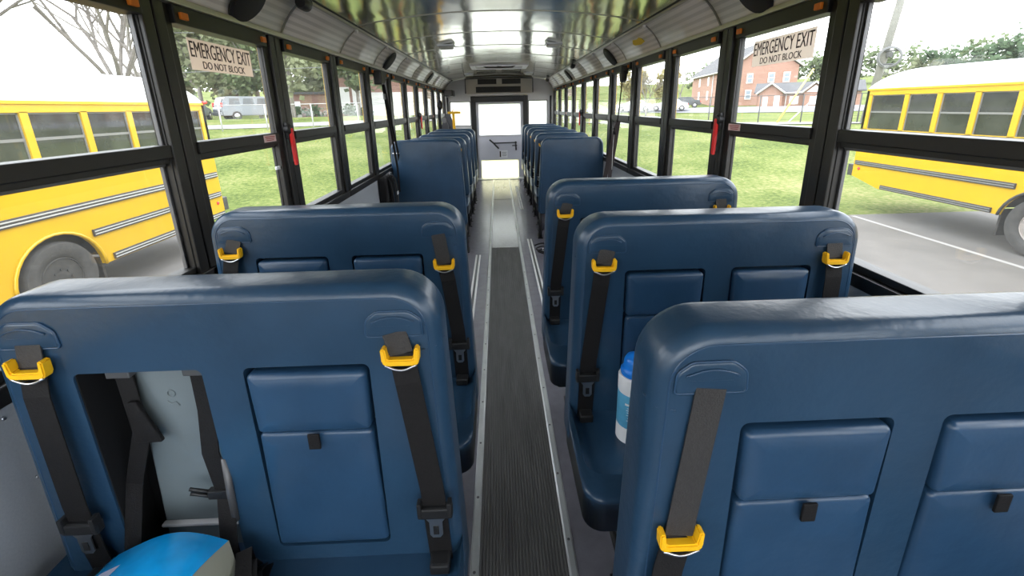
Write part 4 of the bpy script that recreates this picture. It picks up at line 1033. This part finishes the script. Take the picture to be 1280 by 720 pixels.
# ---- church
def seg_basis(a, b):
    a, b = Vector(a), Vector(b); u = (b-a).normalized(); return a, u, Vector((-u.y, u.x)), (b-a).length
def church():
    t = thing('church_building', 'two-storey red brick building with a grey gabled roof across the road', 'building', (36.8, 70.9, 0))
    O = Vector((36.8, 70.9, 0))
    c0, u, n, Lg = seg_basis((36.8, 70.9), (44.6, 66.4))       # gable wall, n points away from us
    if n.dot(Vector((1, 1))) < 0: n = -n
    back = (Vector((41.1, 94.4))-Vector((36.8, 70.9))); bl = back.length; bk = back.normalized()
    zb, ze, zr = .2, 6.6, 10.0
    def P(a, b, z): q = c0+u*a+bk*b; return Vector((q.x, q.y, z))-O
    bm = new(); q = [P(0, 0, zb), P(Lg, 0, zb), P(Lg, 0, ze), P(Lg/2, 0, zr), P(0, 0, ze)]; q2 = [P(0, bl, zb), P(Lg, bl, zb), P(Lg, bl, ze), P(Lg/2, bl, zr), P(0, bl, ze)]
    A = [bm.verts.new(v) for v in q]; B = [bm.verts.new(v) for v in q2]
    bm.faces.new(A); bm.faces.new(B[::-1])
    for i in range(5): bm.faces.new((A[i], B[i], B[(i+1) % 5], A[(i+1) % 5]))
    bmesh.ops.recalc_face_normals(bm, faces=bm.faces[:]); obj('brick_wall', bm, 'brick', t)
    bm = new()
    for e0, e1 in ((-.5, Lg/2), (Lg+.5, Lg/2)):
        z0_ = ze-.35*1; V4 = [P(e0, -.35, ze-.25), P(e1, -.35, zr+.12), P(e1, bl+.3, zr+.12), P(e0, bl+.3, ze-.25)]
        a_ = [bm.verts.new(v) for v in V4]; b_ = [bm.verts.new(v+Vector((0, 0, .22))) for v in V4]
        bm.faces.new(a_); bm.faces.new(b_[::-1])
        for i in range(4): bm.faces.new((a_[i], b_[i], b_[(i+1) % 4], a_[(i+1) % 4]))
    bmesh.ops.recalc_face_normals(bm, faces=bm.faces[:]); obj('roof', bm, 'roof_grey', t)
    bm = new(); tube(bm, [P(-.5, -.4, ze-.2), P(Lg/2, -.4, zr+.2), P(Lg+.5, -.4, ze-.2)], .13, 6); tube(bm, [P(-.55, -.3, ze-.25), P(-.55, bl, ze-.25)], .12, 6); obj('fascia', bm, 'trim_white', t)
    bm = new(); 
    for b_ in (.15, 9.0): tube(bm, [P(-.08, b_, zb), P(-.08, b_, ze)], .09, 6)
    obj('downpipe', bm, 'trim_white', t)
    wins = [(a, 0, z) for z in (2.6, 5.0) for a in (Lg*.10, Lg*.30, Lg*.62, Lg*.84)]+[(Lg*.5, 0, 7.6)]
    for a, b_, z in wins:
        bm = new(); c = P(a, -.06, z); U = Vector((u.x, u.y, 0)); Nn = Vector((-bk.x, -bk.y, 0))
        def quad(bm, hw, hh, off):
            vs = [c+Nn*off+U*sx*hw+Vector((0, 0, sz*hh)) for sx, sz in ((-1, -1), (1, -1), (1, 1), (-1, 1))]; v2 = [v-Nn*.12 for v in vs]
            A = [bm.verts.new(v) for v in vs]; B = [bm.verts.new(v) for v in v2]; bm.faces.new(A); bm.faces.new(B[::-1])
            for i in range(4): bm.faces.new((A[i], B[i], B[(i+1) % 4], A[(i+1) % 4]))
        quad(bm, .42, .72, .06); w_ = obj('window', bm, 'trim_white', t)
        bm = new(); 
        c0z = c.z
        for sz in (-1, 1):
            c = P(a, -.06, z+sz*.31); quad(bm, .29, .25, .10)
        c = P(a, -.06, z); obj('pane', bm, 'win_pale', w_)
    for b_ in (4.0, 12.0, 18.0):
        for z in (2.8, 5.3):
            bm = new(); c = P(-.04, b_, z); Bv = Vector((bk.x, bk.y, 0)); Uv = Vector((u.x, u.y, 0))
            vs = [c+Bv*sx*.45+Vector((0, 0, sz*.8)) for sx, sz in ((-1, -1), (1, -1), (1, 1), (-1, 1))]; A = [bm.verts.new(v-Uv*.06) for v in vs]; B = [bm.verts.new(v+Uv*.1) for v in vs]
            bm.faces.new(A); bm.faces.new(B[::-1])
            for i in range(4): bm.faces.new((A[i], B[i], B[(i+1) % 4], A[(i+1) % 4]))
            obj('window', bm, 'trim_white', t)
church()
def annex():
    O = Vector((36.9, 57.0, 0))
    t = thing('church_annex', 'low brick annex with white-trimmed gables in front of the church', 'building', O)
    c0, u, n, L_ = seg_basis((34.3, 58.7), (43.5, 52.6))
    if n.y < 0: n = -n
    zb, ze, zr = .2, 2.6, 3.75; dep = 6.0
    def P(a, b, z): q = c0+u*a+n*b; return Vector((q.x, q.y, z))-O
    bm = new(); 
    vs = [P(.0, .8, zb), P(L_, .8, zb), P(L_, dep, zb), P(.0, dep, zb)]; A = [bm.verts.new(v) for v in vs]; B = [bm.verts.new(v+Vector((0, 0, ze-zb))) for v in vs]
    bm.faces.new(A[::-1]); bm.faces.new(B)
    for i in range(4): bm.faces.new((A[i], A[(i+1) % 4], B[(i+1) % 4], B[i]))
    # two front gable bays
    gab = [(.2, 2.9), (5.2, 7.4)]
    for a0, a1 in gab:
        q = [P(a0, 0, zb), P(a1, 0, zb), P(a1, 0, ze), P((a0+a1)/2, 0, zr-.15), P(a0, 0, ze)]; q2 = [v+Vector((n.x, n.y, 0))*3 for v in q]
        A = [bm.verts.new(v) for v in q]; B = [bm.verts.new(v) for v in q2]; bm.faces.new(A); bm.faces.new(B[::-1])
        for i in range(5): bm.faces.new((A[i], B[i], B[(i+1) % 5], A[(i+1) % 5]))
    bmesh.ops.recalc_face_normals(bm, faces=bm.faces[:]); obj('brick_wall', bm, 'brick', t)
    def slab(bm, V4, th=.15):
        a_ = [bm.verts.new(v) for v in V4]; b_ = [bm.verts.new(v+Vector((0, 0, th))) for v in V4]; bm.faces.new(a_); bm.faces.new(b_[::-1])
        for i in range(4): bm.faces.new((a_[i], b_[i], b_[(i+1) % 4], a_[(i+1) % 4]))
    bm = new(); mid = (dep+.8)/2
    slab(bm, [P(-.4, .4, ze-.1), P(L_+.4, .4, ze-.1), P(L_+.4, mid, zr), P(-.4, mid, zr)]); slab(bm, [P(-.4, dep+.4, ze-.1), P(L_+.4, dep+.4, ze-.1), P(L_+.4, mid, zr), P(-.4, mid, zr)])
    for a0, a1 in gab:
        m_ = (a0+a1)/2
        for e in (a0-.25, a1+.25): slab(bm, [P(e, -.3, ze-.2), P(m_, -.3, zr-.1), P(m_, 3, zr-.1), P(e, 3, ze-.2)])
    bmesh.ops.recalc_face_normals(bm, faces=bm.faces[:]); obj('roof', bm, 'roof_grey', t)
    bm = new()
    for a0, a1 in gab: tube(bm, [P(a0-.3, -.34, ze-.15), P((a0+a1)/2, -.34, zr), P(a1+.3, -.34, ze-.15)], .12, 6)
    tube(bm, [P(2.9, .42, ze-.08), P(5.2, .42, ze-.08)], .1, 6); tube(bm, [P(3.3, .75, zb), P(3.3, .75, ze)], .06, 6)
    obj('fascia', bm, 'trim_white', t)
    bm = new()
    q = [P(5.4, -.03, ze-.05), P(7.2, -.03, ze-.05), P(6.3, -.03, zr-.35)]; A = [bm.verts.new(v) for v in q]; B = [bm.verts.new(v-Vector((n.x, n.y, 0))*.04) for v in q]
    bm.faces.new(A); bm.faces.new(B[::-1]); 
    for i in range(3): bm.faces.new((A[i], B[i], B[(i+1) % 3], A[(i+1) % 3]))
    bmesh.ops.recalc_face_normals(bm, faces=bm.faces[:]); obj('gable_face', bm, 'trim_white', t)
    for a, b_, hw, z0_, z1_, nm in ((1.0, -.05, .3, .5, 2.1, 'window'), (2.3, -.05, .32, zb, 2.2, 'door'), (4.2, .76, .5, 1.1, 2.1, 'window'), (6.3, -.05, .45, 1.0, 2.0, 'window'), (8.4, .76, .45, zb, 2.3, 'door')):
        bm = new(); vs = [P(a-hw, b_, z0_), P(a+hw, b_, z0_), P(a+hw, b_, z1_), P(a-hw, b_, z1_)]; A = [bm.verts.new(v) for v in vs]; B = [bm.verts.new(v+Vector((n.x, n.y, 0))*.08) for v in vs]
        bm.faces.new(A); bm.faces.new(B[::-1])
        for i in range(4): bm.faces.new((A[i], B[i], B[(i+1) % 4], A[(i+1) % 4]))
        obj(nm, bm, 'trim_white', t)
annex()
# ---- brick house on the left
def house():
    O = Vector((-14, 42.7, 0)); t = thing('brick_building', 'long low red brick building with white doors beyond the left windows', 'building', O)
    c0, u, n, L_ = seg_basis((-19.0, 41.2), (-4.0, 45.4))
    if n.y < 0: n = -n
    zb = -.2
    def P(a, b, z): q = c0+u*a+n*b; return Vector((q.x, q.y, z))-O
    def blk(bm, a0, a1, b0, b1, z0, z1):
        vs = [P(a0, b0, z0), P(a1, b0, z0), P(a1, b1, z0), P(a0, b1, z0)]; A = [bm.verts.new(v) for v in vs]; B = [bm.verts.new(v+Vector((0, 0, z1-z0))) for v in vs]
        bm.faces.new(A[::-1]); bm.faces.new(B)
        for i in range(4): bm.faces.new((A[i], A[(i+1) % 4], B[(i+1) % 4], B[i]))
    bm = new(); blk(bm, 0, 4.0, 0, 6, zb, 3.0); blk(bm, 4.0, L_, 0, 6, zb, 4.9); obj('brick_wall', bm, 'brick2', t)
    bm = new(); blk(bm, -.3, 4.0, -.3, 6.3, 3.0, 3.2); blk(bm, 3.8, L_+.3, -.3, 6.3, 4.9, 5.15); obj('roof', bm, 'roof_grey', t)
    for a in (4.55, 5.65): bm = new(); blk(bm, a, a+.85, -.06, .05, 1.3, 3.6); obj('white_door', bm, 'trim_white', t)
    bm = new(); blk(bm, 7.2, L_+.1, -.15, .05, zb, 3.1); obj('reflection_slab', bm, 'trim_white', t)  # white slab added for the bright reflection on the window glass
    bm = new(); blk(bm, .6, 1.1, -.06, .05, 1.0, 2.4); obj('window', bm, 'trim_white', t)
house()
# shrubs along the brick house
for i, (x, y) in enumerate([(-17.9, 40.4), (-16.6, 40.8), (-13.5, 41.5), (-12.4, 41.8)]):
    leafy_tree('low dark shrub at the foot of the brick building, %s from the left' % ['first', 'second', 'third', 'fourth'][i], g(x, y), 1.0, .8, 300+i, 'leaf_dark', n=260, size=.12, low=.05, group='shrubs by the brick building', name='shrub')['category'] = 'shrub'

# ---- fences, poles, wires
def fence(label, pts, m, h, nm='chain_link_fence'):
    t = thing(nm, label, 'fence', g(*pts[0])); o0 = Vector(g(*pts[0])); top = []
    for p in pts:
        q = Vector(g(*p))-o0; bm = new(); tube(bm, [q-Vector((0, 0, .2)), q+Vector((0, 0, h))], .035, 6); obj('post', bm, m, t); top.append(q+Vector((0, 0, h-.02)))
    bm = new(); tube(bm, top, .018, 5); obj('top_rail', bm, m, t)
fence('grey wire fence along the walk beyond the left windows', [(-14.6, 23.9), (-12.77, 24.95), (-10.65, 25.9), (-8.4, 27.0), (-6.2, 28.0), (-4, 29.0)], 'fence', 1.35)
fence('dark wire fence on the grass before the church', [(8.0, 29.3), (10.4, 28.2), (12.9, 27.0), (15.3, 25.8), (17.1, 24.7), (19.4, 23.5), (21.6, 22.3)], 'fence_dark', 1.55)
t = thing('utility_pole', 'leaning grey utility pole with a round wire coil beyond the right bus', 'utility pole', g(19.35, 23.0))
o0 = Vector(g(19.35, 23.0)); bm = new(); tube(bm, [Vector((0, 0, -.3)), Vector((.55, -.65, 9.5))], [.19, .15], 12); obj('pole', bm, 'pole', t)
c = Vector((19.66, 22.60, 3.50))-o0; bm = new(); rr = Vector((.86, -.5, 0))
tube(bm, [c+rr*.47*math.cos(2*PI*i/28)+Vector((0, 0, .47*math.sin(2*PI*i/28)))-Vector((.12, .18, 0)) for i in range(28)], .050, 6, closed=True)
tube(bm, [c+rr*.43*math.cos(2*PI*i/28)+Vector((0, 0, .43*math.sin(2*PI*i/28)))-Vector((.14, .22, 0)) for i in range(28)], .035, 6, closed=True); obj('wire_coil', bm, 'wire', t)
bm = new(); tube(bm, [c-rr*.4-Vector((.12, .18, -.30)), c+rr*.4-Vector((.12, .18, -.30))], .04, 6); tube(bm, [c-rr*.3-Vector((.12, .18, .33)), c+rr*.3-Vector((.12, .18, .33))], .04, 6); box(bm, c.x-.20, c.x+.02, c.y-.22, c.y-.02, c.z+.0, c.z+.25, .03); obj('coil_bracket', bm, 'fence_dark', t)
for lab, a, b, m, r_ in (('yellow guy wire guard slanting up from the grass', (16.1, 25.3), (17.6, 25.0, 3.2), 'leaf_y', .05), ('white guy wire guard slanting up from the grass', (16.55, 25.05), (17.75, 24.6, 1.75), 'trim_white', .035)):
    A = Vector(g(*a)); bm = new(); tube(bm, [(0, 0, -.05), Vector(b)-A], r_, 8)
    tag(obj('guy_wire_guard', bm, mat('guard_yellow', (.85, .68, .15), .5) if m == 'leaf_y' else m, None, A), lab, 'guy wire', 'guy wire guards')
for i, (a, b) in enumerate([((-36, 15, 5.2), (-2, 40, 8.6)), ((-36, 15, 4.9), (-2, 40, 8.1)), ((-36, 15, 3.1), (-2, 40, 5.6))]):
    A, B = Vector(a), Vector(b); bm = new(); tube(bm, [A.lerp(B, q/14)-Vector((0, 0, .5*math.sin(PI*q/14)))-A for q in range(15)], .02, 4)
    tag(obj('power_line', bm, 'wire', None, A), ['topmost power line above the left bus', 'middle power line above the left bus', 'lowest power line just over the left bus roof'][i], 'power line', 'power lines')

# ------------------------------------------------------------------ LIGHT, CAMERA
w = bpy.data.worlds.new('sky'); sc.world = w; w.use_nodes = True; nt = w.node_tree
bg = nt.nodes['Background']; tc = nt.nodes.new('ShaderNodeTexCoord'); sp = nt.nodes.new('ShaderNodeSeparateXYZ'); rp = nt.nodes.new('ShaderNodeValToRGB')
rp.color_ramp.elements[0].position = .0; rp.color_ramp.elements[0].color = (.95, .97, 1.0, 1); rp.color_ramp.elements[1].position = 1; rp.color_ramp.elements[1].color = (.92, .97, 1.08, 1)
nt.links.new(tc.outputs['Generated'], sp.inputs[0]); nt.links.new(sp.outputs['Z'], rp.inputs[0]); nt.links.new(rp.outputs[0], bg.inputs[0]); bg.inputs['Strength'].default_value = 2.0

p, y_, r_ = math.radians(15.812516782271237), math.radians(1.5216434512246508), math.radians(-1.2385691198207012)
F = Vector((math.sin(y_)*math.cos(p), math.cos(y_)*math.cos(p), -math.sin(p))); rt = Vector((math.cos(y_), -math.sin(y_), 0)); up = rt.cross(F)
Rx = math.cos(r_)*rt+math.sin(r_)*up; Ux = -math.sin(r_)*rt+math.cos(r_)*up
cam = bpy.data.cameras.new('camera'); co = bpy.data.objects.new('camera', cam); COL.objects.link(co)
co.matrix_world = Matrix(((Rx.x, Ux.x, -F.x, -.0439), (Rx.y, Ux.y, -F.y, 0), (Rx.z, Ux.z, -F.z, 1.5), (0, 0, 0, 1)))
cam.sensor_width = 36; cam.lens = 540/1280*36; cam.shift_y = -(360-286.853)/1280; cam.clip_start = .03; cam.clip_end = 600
sc.camera = co
sc.view_settings.view_transform = 'Standard'; sc.view_settings.look = 'None'; sc.view_settings.gamma = 1; sc.view_settings.use_curve_mapping = False
sc.view_settings.exposure = 1.62
sc.cycles.max_bounces = 10; sc.cycles.diffuse_bounces = 5; sc.cycles.transparent_max_bounces = 24; sc.cycles.use_denoising = True
sc.cycles.sample_clamp_indirect = 8
